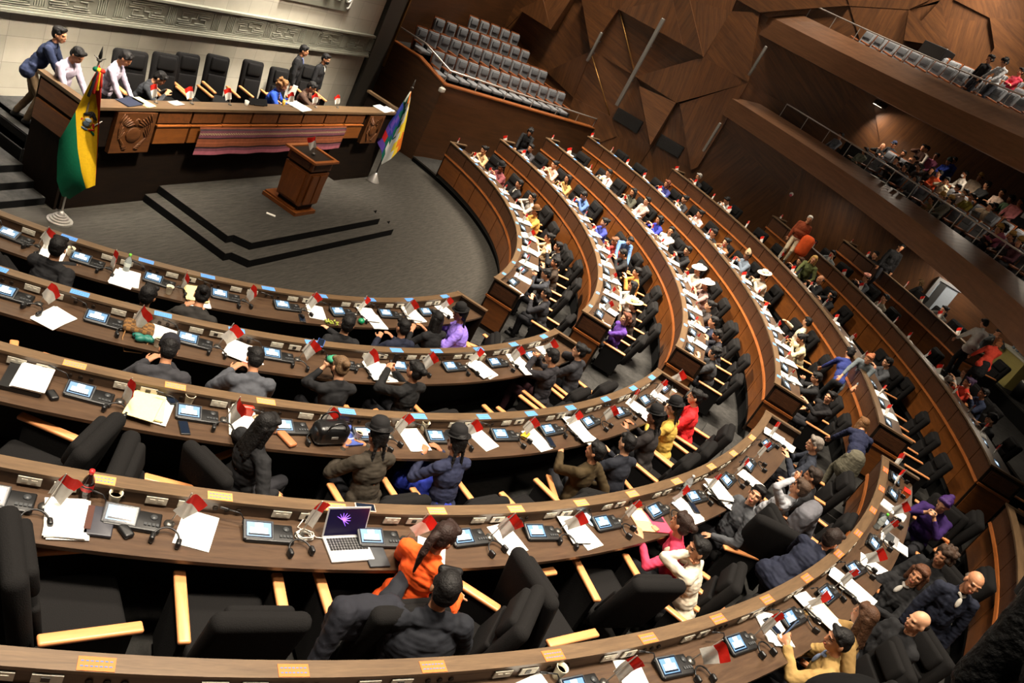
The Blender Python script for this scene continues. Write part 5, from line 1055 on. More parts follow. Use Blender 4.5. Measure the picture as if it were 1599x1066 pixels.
POSES = {
 'desk': dict(lean=17, handL=(-.14, .37, 'D'), handR=(.12, .38, 'D'), hpitch=12),
 'write': dict(lean=24, handL=(-.14, .42, 'D'), handR=(.08, .44, 'D'), hpitch=34),
 'back': dict(lean=-8, handL=(-.1, .24, .56), handR=(.1, .24, .56), hpitch=4, curlL=1, curlR=1),
 'cross': dict(lean=2, handL=(.12, .2, .72), handR=(-.12, .22, .7), hpitch=6, poleL=(-1, .1, -.6), poleR=(1, .1, -.6)),
 'chin': dict(lean=16, handL=(-.1, .4, 'D'), handR=(.06, .2, 1.02), hpitch=8, hyaw=15, curlR=1.4, poleR=(.7, .3, -.8)),
 'phone': dict(lean=10, handL=(-.05, .34, .98), handR=(.05, .34, .98), hpitch=24, curlL=1.2, curlR=1.2, palmL=(1, 0, 0), palmR=(-1, 0, 0)),
 'turn': dict(lean=4, twist=35, handL=(-.2, .34, 'D'), handR=(.26, .2, .62), hyaw=30, hpitch=2),
 'turnl': dict(lean=6, twist=-30, handL=(-.24, .22, .62), handR=(.2, .38, 'D'), hyaw=-35, hpitch=4),
 'stand': dict(legs='stand', lean=3, handL=(-.24, .05, .82), handR=(.24, .06, .82), hpitch=6),
 'standh': dict(legs='stand', lean=12, handL=(-.2, .4, .86), handR=(.2, .4, .86), hpitch=28),
 'leanf': dict(legs='stand', lean=42, handL=(-.18, .62, .78), handR=(.18, .62, .78), hpitch=20, pelvis=(0, -.08, .88)),
 'point': dict(legs='stand', lean=20, handL=(-.22, .3, .9), handR=(.16, .6, .98), hpitch=16),
}
PCACHE = {}; NP = [0]
def person(px, py, zfloor, face, label, pose='desk', top=(40, 40, 44), bottom=(30, 30, 34), style='jacket', hair='short', hc=HBK, sk=SK1, hat=None, hatc=None, s=.86, shirt=None, tie=None, mask=None, skirt=False, fine=False, cyl=None, group=None, kn=None, extra=None, bag=None):
    """px, py: where the photo shows the head; face: heading in degrees of the direction looked at (world)"""
    pd = dict(POSES[pose] if isinstance(pose, str) else pose)
    for h_ in ('handL', 'handR'):
        if h_ in pd and pd[h_][2] == 'D': pd[h_] = (pd[h_][0], pd[h_][1], round(.62 if cyl else .725 / s, 3))
    key = (str(sorted(pd.items(), key=str)), style, skirt, fine); NP[0] += 1
    vb, vc = (.0062, .009) if fine else (.0105, .015)
    if key not in PCACHE:
        bm, J = body_mesh(pd, vb); tm = top_mesh(pd, J, style, vc, NP[0]); lm = legs_mesh(pd, J, 'skirt' if skirt else 'trousers', vc, NP[0]); sm = shoes_mesh(J); PCACHE[key] = (bm, J, tm, lm, sm)
    bm, J, tm, lm, sm = PCACHE[key]; rz = rad(face) - PI / 2; hc3 = J['HC'] * s
    if cyl: p = atcyl(px, py, cyl); zfloor = p.z - hc3.z
    else: p = at(px, py, zfloor + hc3.z)
    off = Matrix.Rotation(rz, 3, 'Z') @ hc3; loc = Vector((p.x - off.x, p.y - off.y, zfloor))
    if cyl: loc.x = min(loc.x, 10.95)
    o = link('person', bm, None, loc, None, rz); o.scale = (s, s, s); tag(o, label, 'person', group); setm(o, [skin(sk), plain('eye_dark', (30, 22, 20), .3), hairm(hc), plain('lips_%d' % sk[0], (min(255, sk[0] - 10), sk[1] - 44, sk[2] - 30), .5)])
    c = link({'jacket': 'jacket', 'puffer': 'jacket', 'shirt': 'shirt', 'shawl': 'shawl', 'poncho': 'poncho', 'blouse': 'blouse'}[style], tm, o); setm(c, [fabric(top)])
    c = link('skirt' if skirt else 'trousers', lm, o); setm(c, [fabric(bottom)])
    c = link('shoes', sm, o); setm(c, [BLP])
    HM = J['HB'].to_4x4(); HM.translation = J['HC']; e_ = J['HB'].to_euler('ZXY'); HV = Matrix.Rotation(math.atan2(-J['HB'][0][1], J['HB'][1][1]), 4, 'Z') @ Matrix.Rotation(-rad(6), 4, 'X'); HV.translation = J['HC']
    if hair != 'bald': c = link('hair', hair_mesh(hair, fine), o); c.matrix_local = HV if hair in ('long', 'braids', 'pony') else HM; setm(c, [hairm(hc)])
    if hat: c = link('hat', hat_mesh(hat), o); c.matrix_local = HM @ Matrix.Rotation(rad(-8), 4, 'X'); setm(c, [fabric(hatc or (22, 21, 22)), fabric(tuple(int(x * .6) for x in (hatc or (22, 21, 22))))])
    if mask: c = MB().ell((0, .062, -.055), (.058, .05, .05)).build('face_mask', fabric(mask), o); c.matrix_local = HM
    if shirt:
        B4 = J['B'].to_4x4(); B4.translation = J['P']; m = MB(); m.ell((0, .098, .455), (.026, .016, .055), 0, Matrix.Rotation(rad(20), 4, 'X'), 12, 8); m.cap((-.03, .045, .525), (0, .066, .51), .016, .014); m.cap((.03, .045, .525), (0, .066, .51), .016, .014)
        if tie: m.cap((0, .122, .48), (0, .128, .34), .013, .018, 1)
        c = m.build('shirt_front', [fabric(shirt)] + ([fabric(tie)] if tie else []), o); c.matrix_local = B4
    LAST[:] = [o, J, s]; return o
LAST = []
def hold(h, name, label, cat, mb, mats, off=(0, 0, 0), up_=.09, who=None):
    o, J, s = who or LAST; p = J['W' + h] + J['D' + h] * up_ + Vector(off); r_ = Matrix.Rotation(o.rotation_euler.z, 3, 'Z')
    return tag(mb.build(name, mats, loc=Vector(o.location) + r_ @ (p * s), rot=o.rotation_euler.z), label, cat)
# ------------------------------------------------------------------ who sits where
def head_deg(loc): return math.degrees(math.atan2(loc[1], loc[0]))
def inward(px, py, z): g = at(px, py, z); return head_deg(g) + 180
PEOPLE = []
def seat(k, blk, px, py, desc, yaw=0, **kw): PEOPLE.append((k, blk, px, py, desc, yaw, kw))
BL = (26, 26, 28); NV = (28, 32, 48); GRY = (92, 94, 98); WH = (224, 218, 206)
# left block, front row
seat(1, 'n', 90, 386, 'man in black coat turning right', -50, top=BL, style='puffer', pose='turn', fine=True)
seat(1, 'n', 231, 461, 'man in dark suit leaning back', -20, top=BL, shirt=WH, pose='back')
seat(1, 'n', 315, 462, 'woman in dark brown top bent over papers', -10, top=(40, 38, 36), hair='bun', pose='write')
seat(1, 'n', 543, 506, 'man in black suit leaning left', 20, top=BL, shirt=WH, pose='turnl')
seat(1, 'n', 629, 511, 'man in navy suit with hand on desk', 0, top=NV, shirt=WH)
seat(1, 'n', 681, 498, 'woman in plain black between navy suit and purple shawl', 0, top=BL, hair='long', style='blouse')
seat(1, 'n', 719, 490, 'woman in purple shawl and black hat', 40, top=(142, 116, 214), style='shawl', hair='braids', hat='bowler', sk=SK2, fine=True)
# second row
seat(2, 'n', 263, 546, 'person in dark grey hooded jacket', 0, top=(48, 48, 52), style='puffer', hair='short', hat='beanie', hatc=(30, 30, 36), pose='write')
seat(2, 'n', 398, 560, 'man in grey jacket writing', 0, top=(70, 72, 78), style='puffer', pose='write')
seat(2, 'n', 531, 573, 'woman in black holding something green', 5, top=BL, hair='bun', hc=(96, 74, 52), style='blouse', pose='phone')
seat(2, 'n', 648, 579, 'woman in black leather jacket raising a phone', 15, top=(24, 24, 25), hair='bun', style='jacket', fine=True, pose=dict(lean=10, handL=(-.06, .4, .95), handR=(.05, .38, .92), hpitch=4, curlL=1.2, curlR=1.2, palmL=(1, 0, 0), palmR=(-1, 0, 0)))
seat(2, 'n', 862, 557, 'man in dark suit with raised hands', 5, top=(36, 34, 38), bottom=(56, 30, 36), pose='phone', fine=True)
seat(2, 'n', 905, 548, 'woman in charcoal jacket leaning on her hand', 0, top=(38, 38, 42), hair='bun', pose='chin')
# third row
seat(3, 'n', 416, 665, 'woman in black blazer turned from the desk', -55, top=BL, hair='long', style='jacket', fine=True, pose=dict(lean=2, twist=-10, handL=(-.2, .35, 'D'), handR=(.3, .1, .62), hyaw=-15, hpitch=8))
seat(3, 'n', 590, 680, 'woman in black bowler hat and brown coat', 10, top=(50, 44, 36), style='jacket', hair='braids', hat='bowler', sk=SK2, fine=True)
seat(3, 'n', 713, 690, 'woman in black bowler hat, navy cardigan and blue skirt', 8, top=(34, 38, 60), bottom=(38, 52, 150), style='shirt', hair='braids', hat='bowler', sk=SK2, skirt=True, fine=True)
seat(3, 'n', 930, 705, 'person in olive brown jacket', -30, top=(58, 46, 26), pose='turn')
seat(3, 'n', 979, 692, 'man in dark navy suit with white collar', -10, top=(30, 32, 40), shirt=WH, pose='desk')
seat(3, 'n', 1023, 652, 'woman in black hat and dark coat', 5, top=(40, 36, 36), hair='braids', hat='bowler', sk=SK2)
seat(3, 'n', 1053, 638, 'woman in black hat and mustard yellow top', 5, top=(196, 160, 74), bottom=(190, 186, 176), style='blouse', hair='braids', hat='bowler', sk=SK2, fine=True)
seat(3, 'n', 1086, 620, 'woman in bright red jacket', 10, top=(214, 40, 44), hair='bun', style='jacket', fine=True)
# fourth row
seat(4, 'n', 1064, 818, 'woman in pink top leaning on the desk', 25, top=(206, 62, 92), style='blouse', hair='bun', hc=(40, 26, 20), sk=SK1, fine=True, pose=dict(lean=26, twist=10, handL=(-.2, .46, 'D'), handR=(.12, .36, 'D'), hyaw=-30, hpitch=0, curlR=1.2))
seat(4, 'n', 1090, 858, 'person in white shirt with hand at mouth', 20, top=(206, 196, 176), style='shirt', hair='short', fine=True, pose=dict(lean=22, handL=(-.04, .26, 1.06), handR=(.0, .24, 1.0), hpitch=6, hyaw=30, curlL=1.4, curlR=1.4, poleL=(-.7, .4, -.6), poleR=(.7, .3, -.7)), u=.85)
seat(4, 'n', 1163, 757, 'man in grey bomber jacket looking up', 50, top=(70, 72, 76), style='jacket', fine=True, pose=dict(lean=0, handL=(-.14, .22, .58), handR=(.14, .24, .58), hyaw=42, hpitch=-10))
seat(4, 'n', 1249, 762, 'man in light grey shirt with hands behind head', -5, top=(156, 158, 164), bottom=(88, 90, 96), style='shirt', hc=(70, 54, 42), fine=True, pose=dict(lean=-18, handL=(-.1, -.08, 1.2), handR=(.1, -.08, 1.2), hpitch=-4, poleL=(-1, .5, .1), poleR=(1, .5, .1), curlL=.9, curlR=.9, palmL=(0, 1, 0), palmR=(0, 1, 0)))
seat(4, 'n', 1269, 744, 'man in dark jacket beyond the grey shirt', 0, top=BL, hc=(44, 34, 28), pose='desk')
seat(4, 'n', 1272, 694, 'man in dark blue jacket nearest the aisle', 10, top=(40, 44, 54), hc=(120, 112, 104), pose='desk', fine=True)
# fifth row
seat(5, 'n', 1309, 1000, 'man in khaki jacket photographing with phone', 25, top=(160, 130, 78), style='jacket', fine=True, u=.8, pose=dict(lean=14, handL=(-.1, .44, .88), handR=(.12, .42, .78), hpitch=10, hyaw=15, curlL=1.3, palmL=(1, 0, 0), sleeve=.92), shirt=(150, 170, 210))
seat(5, 'n', 1350, 962, 'woman in khaki jacket turning away', 40, top=(136, 108, 64), style='jacket', hair='long', hc=(70, 46, 30), pose='turnl', u=.75)
seat(5, 'n', 1434, 898, 'woman in black cardigan over patterned top', 60, top=(24, 24, 26), shirt=(170, 166, 160), hair='bob', hc=(84, 52, 34), fine=True, u=.75, pose=dict(lean=-10, handL=(-.1, .3, .74), handR=(.1, .3, .76), hpitch=2, hyaw=20, curlL=1, curlR=1))
seat(5, 'n', 1433, 971, 'man in dark suit behind the khaki jackets', 50, top=BL, hair='balding', pose='back', u=1.0)
seat(5, 'n', 1474, 869, 'man in black jacket looking up', 55, top=BL, hc=(60, 44, 34), hair='curly', pose='back', u=1.0)
seat(5, 'n', 1474, 787, 'woman in dark purple top', 70, top=(50, 28, 84), hair='bun', hc=(60, 34, 92), style='blouse', pose='phone', u=.85)
# right block, front row
for px, py, d, kw in ((756, 234, 'woman in beige cardigan', dict(top=(192, 154, 112), style='blouse', hair='bun')), (783, 261, 'woman in maroon patterned shawl and dark hat', dict(top=(112, 58, 62), style='shawl', hair='braids', hat='bowler', sk=SK2)), (811, 287, 'man in black suit, fifth from the wall end', dict(top=BL, shirt=WH, pose='cross')), (831, 308, 'man in pale grey sweater', dict(top=(162, 156, 148), style='shirt', pose='chin')), (837, 330, 'woman in mustard shawl and brown hat', dict(top=(178, 132, 62), style='shawl', hair='braids', hat='bowler', hatc=(96, 64, 34))), (857, 371, 'woman in cream blouse', dict(top=(216, 186, 146), style='blouse', hair='bun')), (872, 385, 'man in black suit and white shirt', dict(top=BL, shirt=WH)), (868, 410, 'man in dark brown jacket', dict(top=(52, 42, 34))), (853, 428, 'man in charcoal suit', dict(top=(48, 50, 56), shirt=WH, pose='phone')), (853, 459, 'man in dark suit nearest the aisle', dict(top=(34, 34, 38), shirt=WH, hair='short'))): seat(1, 'f', px, py, d, 0, **kw)
for px, py, d, kw in ((829, 231, 'man in dark grey suit', dict(top=(52, 52, 56), pose='chin')), (867, 257, 'woman in pale pink blouse', dict(top=(206, 160, 134), style='blouse', hair='bun')), (887, 279, 'woman in ochre top', dict(top=(164, 128, 74), style='blouse', hair='long')), (912, 305, 'man in light blue shirt', dict(top=(72, 98, 148), style='shirt', pose='write')), (944, 347, 'woman in royal blue jacket', dict(top=(50, 58, 132), hair='bun')), (961, 377, 'man in red sweater', dict(top=(148, 50, 46), style='shirt', hc=(100, 66, 44), pose='write')), (973, 396, 'man in black leaning over papers', dict(top=BL, pose='write')), (995, 425, 'man in mustard jacket looking up', dict(top=(168, 114, 52))), (988, 447, 'woman in black and white patterned poncho', dict(top=(176, 172, 166), style='poncho', hair='long')), (990, 477, 'man under a straw sun hat', dict(top=(46, 36, 32), hat='wide', hatc=(214, 192, 140), style='shirt')), (977, 497, 'woman in purple dress looking back', dict(top=(82, 50, 128), style='blouse', hair='bob', hc=(96, 56, 38), pose='turn'))): seat(2, 'f', px, py, d, 0, **kw)
for px, py, d, kw in ((951, 270, 'man in white jacket', dict(top=WH, style='jacket')), (989, 300, 'woman in dark green jacket', dict(top=(62, 62, 52), hair='long')), (1012, 314, 'person in grey pink sweater', dict(top=(176, 154, 144), style='shirt', pose='cross')), (1030, 343, 'woman in royal blue top', dict(top=(40, 48, 140), style='blouse', hair='bob')), (1048, 360, 'man in white shirt', dict(top=(220, 214, 204), style='shirt', pose='turn')), (1074, 391, 'man in black jacket leaning back', dict(top=BL, pose='chin')), (1091, 422, 'woman in white hat and pale shawl', dict(top=(196, 178, 162), style='shawl', hair='braids', hat='wide', hatc=(228, 222, 210))), (1103, 445, 'woman in white hat and mauve top', dict(top=(150, 122, 116), style='blouse', hair='braids', hat='wide', hatc=(228, 222, 210))), (1108, 477, 'woman in dark brown jacket', dict(top=(50, 44, 42), hair='bun')), (1114, 502, 'man in navy suit', dict(top=NV, shirt=WH)), (1120, 523, 'man in dark suit writing', dict(top=(32, 32, 38), pose='write')), (1115, 551, 'person in leather jacket by the aisle', dict(top=(44, 44, 46), style='puffer', hair='curly'))): seat(3, 'f', px, py, d, 0, **kw)
for px, py, d, kw in ((1042, 287, 'woman in blue vest with orange sleeves', dict(top=(50, 54, 112), hair='bob', hc=(96, 52, 34))), (1069, 311, 'woman in black and white top', dict(top=(46, 46, 50), style='blouse', hair='bun', shirt=WH)), (1093, 334, 'woman in pale pink sweater', dict(top=(224, 182, 170), style='blouse', hair='bun')), (1108, 361, 'man in black jacket', dict(top=BL)), (1134, 378, 'woman in brown blouse with hand raised', dict(top=(140, 96, 64), style='blouse', hair='bun', pose='chin')), (1171, 400, 'man in grey blue poncho and peaked cap', dict(top=(108, 120, 134), style='poncho', hat='peak', hatc=(206, 176, 140), sk=SK2)), (1193, 430, 'man in cream poncho and white hat', dict(top=(200, 188, 170), style='poncho', hat='wide', hatc=(222, 210, 190))), (1261, 503, 'woman in cream jacket turned away', dict(top=(214, 202, 176), style='jacket', hair='short', pose='turnl')), (1251, 529, 'woman in cream sweater reading', dict(top=(202, 188, 148), style='blouse', hair='bun', pose='write')), (1275, 590, 'man in black suit with white cuffs', dict(top=BL, shirt=WH, pose='phone')), (1296, 620, 'woman in black turning to the aisle', dict(top=(24, 22, 24), hair='bun', pose='turn', style='blouse'))): seat(4, 'f', px, py, d, 0, **kw)
for px, py, d, kw in ((1091, 276, 'man in black suit nearest the wall', dict(top=BL, hc=HGY)), (1146, 317, 'man in white patterned jacket', dict(top=(206, 204, 198), style='jacket', pose='write')), (1250, 408, 'man in dark jacket beside the green top', dict(top=BL, hc=(70, 44, 30))), (1281, 436, 'man in black suit with white collar', dict(top=BL, hair='balding', shirt=WH)), (1299, 461, 'person holding binoculars in black coat', dict(top=BL, pose='chin', shirt=(110, 120, 150))), (1386, 566, 'man in grey jacket near the aisle', dict(top=(72, 74, 78)))): seat(5, 'f', px, py, d, 0, **kw)
for px, py, d, kw in ((1300, 397, 'woman in pale grey sweater', dict(top=(150, 158, 160), style='shirt', hair='short', pose='chin')), (1357, 436, 'man in dark suit and pink crown like cap', dict(top=(48, 50, 54), hat='crown', hatc=(206, 140, 120))), (1382, 466, 'man in grey cardigan with arms folded', dict(top=(132, 126, 112), style='shirt', pose='cross')), (1512, 597, 'woman in bright red top', dict(top=(206, 62, 44), style='blouse', hair='bun', hc=(60, 42, 66))), (1521, 590, 'man in white shirt behind the red woman', dict(top=(216, 210, 202), style='shirt', hc=HRD)), (1548, 655, 'man in black leather jacket and cap', dict(top=(40, 40, 42), style='puffer', hat='cap')), (1596, 646, 'man in navy jacket at the row end', dict(top=(36, 44, 66), style='jacket'))): seat(6, 'f', px, py, d, 0, **kw)
for px, py, d, kw in ((1367, 398, 'person with raised arms in dark clothes', dict(top=BL, pose='chin')), (1474, 484, 'woman in grey with chin on hand', dict(top=(96, 92, 88), hair='bun', pose='chin'))): seat(7, 'f', px, py, d, 0, **kw)
rows = {}
for p in PEOPLE: rows.setdefault((p[0], p[1]), []).append(p)
OCC = {}
for (k, blk), ps in rows.items():
    ang = lambda p: math.degrees(math.atan2(*reversed(at(p[2], p[3], zf(k) + 1.05).xy[:])))
    ps.sort(key=lambda p: abs(ang(p) + 88)); OCC[(k, blk)] = []
    for n, (k, blk, px, py, desc, yaw, kw) in enumerate(ps):
        kw = dict(kw); uu = kw.pop('u', None); a = ang((k, blk, px, py)); s = .9 if blk == 'n' else .8
        d0 = desc if desc.startswith(('man', 'woman')) else desc; d0 = d0.replace('woman', 'person', 1) if desc.startswith('woman') else d0.replace('man', 'person', 1) if not desc.startswith('person') and 'man ' in desc else desc
        lab = 'seated %s, %s row of %s block' % (desc, KN[k], blkname(blk)); kw.setdefault('pose', 'desk')
        z = zf(k) + (.02 if blk == 'n' else 0)
        g = at(px, py, zf(k) + 1.05)
        if uu: # keep the sitter at this distance from the ledge, whatever the slouch
            d = ray(px, py); best = None
            q = atcyl(px, py, rk(k) + uu)
        o = person(px, py, zf(k), a + 180 + yaw, lab, s=s, sk=kw.pop('sk', SK1 if n % 3 else SK3), group=None, **kw)
        r_ = Vector(o.location).xy.length; rc = max(rk(k) + .6, min(rk(k) + 1.18, r_)); o.location.x *= rc / r_; o.location.y *= rc / r_
        OCC[(k, blk)].append((a, o))
        if 'binoculars' in desc: m = MB(); [m.cap((q * .035, -.02, 0), (q * .035, .06, 0), .022, .026) for q in (-1, 1)]; m.box((0, 0, 0), (.05, .03, .02), 0); hold('R', 'binoculars', 'black binoculars held by the person in black coat, fifth row of right block', 'binoculars', m, BLP, (-.06, .02, .06))
        if 'something green' in desc: hold('L', 'green_cloth', 'crumpled green cloth held by the person in black, second row of left block', 'cloth', MB().ell((.05, .02, .02), (.07, .05, .04)).ell((0, .0, .03), (.05, .05, .035)), plain('cloth_green', (40, 130, 96), .7))
        if 'raising a phone' in desc: hold('L', 'smartphone', 'dark smartphone held up by the person in black leather jacket', 'phone', MB().rbox((.05, .01, .03), (.075, .012, .15), .004), BLP)
        cl = Matrix.Rotation(o.rotation_euler.z, 3, 'Z') @ Vector((0, -.1, 0)) + Vector(o.location); cl.z = zf(k)
        r_ = cl.xy.length; rr = max(rk(k) + .68, min(rk(k) + 1.12, r_)); cl = Vector((cl.x * rr / r_, cl.y * rr / r_, zf(k)))
        chair(cl, o.rotation_euler.z, 'black armchair under the %s, %s row of %s block' % (' '.join(desc.split()[:6]).rstrip(','), KN[k], blkname(blk)), 'occupied black armchairs', .9 if blk == 'n' else .8)
# empty chairs
for k in range(1, 6):
    n = 0
    for a in sorted(STK[k], reverse=True):
        a2 = a + 1.2
        if any(abs(a2 - q) * rad(1) * (rk(k) + .9) < .58 for q, _ in OCC.get((k, 'n'), [])): continue
        if k == 4 and a < -112: continue
        if k == 3 and a < -133: continue
        n += 1; chair(pol(rk(k) + R.uniform(.88, 1.02), a2, zf(k)), turn(a2) + R.uniform(-.4, .4), 'empty black armchair with beech armrests, %s empty one from aisle, %s row of left block' % (ORD[n], KN[k]), 'empty black armchairs', .95)
for k, x, y, hd, lab in ((4, -8.14, -7.55, -31, 'empty black armchair turned sideways at the wall end of the fourth row'), (4, -7.6, -8.18, 50, 'empty black armchair facing the fourth row desk below the white sheet'), (4, -6.9, -8.7, 54, 'black armchair with a dark coat over it, fourth row'), (4, -6.5, -9.18, 98, 'black armchair turned left under the man in the quilted jacket'), (4, -5.82, -9.62, -30, 'black armchair turned right with one beech armrest toward the ledge'), (4, -5.05, -9.92, 50, 'black armchair facing the desk left of the person in white shirt'), (3, -7.45, -6.35, 112, 'empty black armchair turned left behind the third row papers'), (3, -7.12, -7.22, -55, 'empty black armchair turned right on the third row beside the woman in black'), (4, -2.9, -10.85, 20, 'empty black armchair turned right, behind the grey bomber jacket')):
    chair(Vector((x, y, zf(k))), rad(hd - 90), lab, 'empty black armchairs', 1.0)
for k in range(1, 8):
    n = 0
    for a in FSEAT[k]:
        if any(abs(a - q) * rad(1) * (rk(k) + .9) < .5 for q, _ in OCC.get((k, 'f'), [])): continue
        if pol(rk(k) + .9, a).x > 11.0: continue
        n += 1; chair(pol(rk(k) + R.uniform(.85, .95), a, zf(k)), turn(a) + R.uniform(-.2, .2), 'empty black armchair, %s empty one from aisle, %s row of right block' % (ORD[n], KN[k]), 'empty black armchairs', .8)
# presidium: executive chairs and people
for i, (px, py) in enumerate(((225, 93), (277, 97), (313, 97), (357, 99), (413, 107), (455, 118), (497, 112))):
    p = at(px, py, ZP + 1.08); p.z = ZP; c = chair(p, PI - (.22 if i else .1) + .05 * (i % 3 - 1), 'high backed black chair behind the presidium desk, %s from the stairs' % ORD[i + 1], 'presidium chairs', 1.02); c.scale = (1.0 if i == 0 else .76, .8, 1.06)
pkw = dict(s=.84)
person(93, 54, ZP, -40, 'man in navy jacket and khaki trousers leaning beside the presidium stairs', pose=dict(legs='stand', lean=26, twist=-10, handL=(-.2, .42, .78), handR=(.2, .44, .8), hpitch=0, hyaw=-20, pelvis=(0, -.1, .88), footL=(-.1, -.18, .08), footR=(.1, -.02, .08)), top=(34, 42, 66), bottom=(96, 78, 58), s=.84)
person(121, 86, ZP, -75, 'man in pale lilac shirt bending over the presidium desk corner', pose='standh', top=(164, 154, 170), style='shirt', s=.82)
person(196, 91, ZP, -60, 'man in pale lilac shirt sorting papers behind the tall flag', pose='standh', top=(160, 150, 166), style='shirt', s=.82)
person(250, 122, ZP, -50, 'man in dark shirt leaning on the presidium desk', pose='write', top=(46, 48, 52), style='shirt', s=.84)
person(441, 133, ZP, -60, 'woman in royal blue blazer at the presidium desk', pose='desk', top=(38, 74, 172), hair='curly', hc=(132, 92, 56), shirt=(200, 160, 140), s=.84)
person(487, 136, ZP, -65, 'man in brown jacket reading at the presidium desk', pose='phone', top=(64, 46, 36), s=.84)
person(475, 79, ZP, -60, 'standing man in dark suit and blue shirt holding white papers by the stone wall', pose='stand', top=BL, shirt=(120, 138, 196), s=.82)
hold('R', 'paper_sheet', 'white papers held by the standing person in dark suit and blue shirt', 'paper', MB().box((0, 0, -.05), (.015, .2, .28), 0), PAPER)
person(509, 92, ZP, -75, 'standing man in black suit and dark face mask by the stone wall', pose='stand', top=BL, shirt=WH, mask=(20, 20, 22), s=.8)
# standing people among the rows
person(693, 838, zf(4), inward(693, 838, zf(4) + 1.3) - 62, 'woman in orange blazer sitting sideways at the fourth row desk', fine=True, top=(232, 88, 32), bottom=(30, 28, 30), hair='pony', hc=(38, 24, 20), s=.9, pose=dict(legs='sit', pelvis=(0, -.02, .62), lean=6, twist=6, handL=(-.12, .36, .84), handR=(.24, .34, .76), hyaw=-12, hpitch=6, curlR=1.1, curlL=1.1))
person(695, 918, zf(4), 46, 'man in dark quilted jacket seen from behind, reaching to the desk beside the orange blazer', fine=True, top=(25, 27, 33), bottom=(18, 18, 21), style='puffer', s=1.02, pose=dict(legs='sit', lean=10, twist=-6, handL=(.0, .5, .8), handR=(.3, .3, .56), hpitch=2, hyaw=-8, wide=1.16, curlR=.8, curlL=.6))
person(1299, 842, zf(4), -42, 'man in navy suit and pale blue face mask leaning on the fifth row ledge', fine=True, top=NV, shirt=WH, mask=(176, 206, 230), hc=(34, 24, 20), s=.9, pose=dict(legs='stand', lean=38, handL=(-.22, .5, .84), handR=(.14, .62, .86), hpitch=-4, pelvis=(0, -.1, .84)))
person(1347, 662, zf(4), 15, 'woman in navy top and patterned skirt bending over the fifth row desk corner', fine=True, top=(34, 38, 62), bottom=(92, 88, 74), style='blouse', hair='long', hc=(110, 76, 46), skirt=True, s=.84, pose=dict(legs='stand', lean=58, handL=(-.2, .6, .72), handR=(.22, .64, .9), hpitch=40, pelvis=(0, -.12, .86)))
person(1327, 551, zf(4), 20, 'man in blue shirt leaning over the fifth row ledge to talk', pose='leanf', top=(46, 56, 116), bottom=(22, 22, 24), style='shirt', s=.82)
person(1357, 560, zf(5), 160, 'woman in grey dress bending over the fifth row', pose='leanf', top=(98, 106, 110), bottom=(80, 86, 90), style='blouse', hair='bun', hc=(150, 92, 60), s=.76)
person(1271, 405, zf(5), 170, 'woman in green top reaching across the desk', pose='point', top=(92, 98, 58), style='blouse', hair='long', hc=HBL, s=.76)
person(984, 376, zf(2), 215, 'person in blue jeans and denim top bending behind the second row', pose='leanf', top=(88, 120, 168), bottom=(84, 116, 168), style='shirt', s=.74)
person(828, 206, zf(2), 200, 'woman in black standing at the wall end of the second row', pose='standh', top=(22, 22, 24), hair='curly', s=.72)
person(1264, 342, zf(7), 190, 'person in rust red poncho with orange bundle', pose='stand', top=(128, 58, 30), style='poncho', hc=(220, 216, 206), bottom=(206, 190, 160), s=.7)
hold('L', 'orange_bundle', 'bright orange cloth bundle beside the person in rust red poncho', 'bundle', MB().rbox((0, 0, -.02), (.3, .24, .5), .11), fabric((214, 84, 34)), (-.1, .05, .1))
person(1407, 386, zf(8), 200, 'person in black standing in the dark below the lower balcony', pose='stand', top=(16, 15, 16), s=.74)
person(1438, 441, zf(7), 60, 'woman in black seen from behind holding yellow papers', pose='phone' if False else 'standh', top=(26, 25, 26), hair='bob', hc=(90, 66, 36), s=.62)
hold('L', 'paper_sheet', 'yellow papers held by the person in black below the lower balcony', 'paper', MB().box((.1, .05, .04), (.3, .22, .015), 0), CREAM)
person(1431, 474, zf(6), 200, 'waiter in white shirt, black waistcoat and white mask', pose='standh', top=(30, 30, 34), style='jacket', mask=(220, 216, 210), shirt=WH, s=.66)
person(1537, 505, zf(8), 30, 'man in white jacket seen from behind near the counter', pose='standh', top=(196, 194, 188), style='jacket', s=.72)
person(1559, 519, zf(8), 200, 'man in grey jacket with pale shirt sitting beside the yellow counter', pose='desk', top=(84, 86, 88), shirt=(196, 190, 180), s=.72)
person(1558, 534, zf(8), 20, 'woman in red jacket and black skirt standing by the yellow counter', pose='standh', top=(190, 62, 44), style='jacket', hair='bob', hc=(140, 84, 50), skirt=True, bottom=(20, 20, 22), s=.66)
person(1520, 909, zf(6) - .25, 190, 'man in navy sweater standing behind the fifth row', pose='stand', top=(26, 30, 44), hair='balding', hc=(90, 80, 72), shirt=WH, fine=True, s=.86)
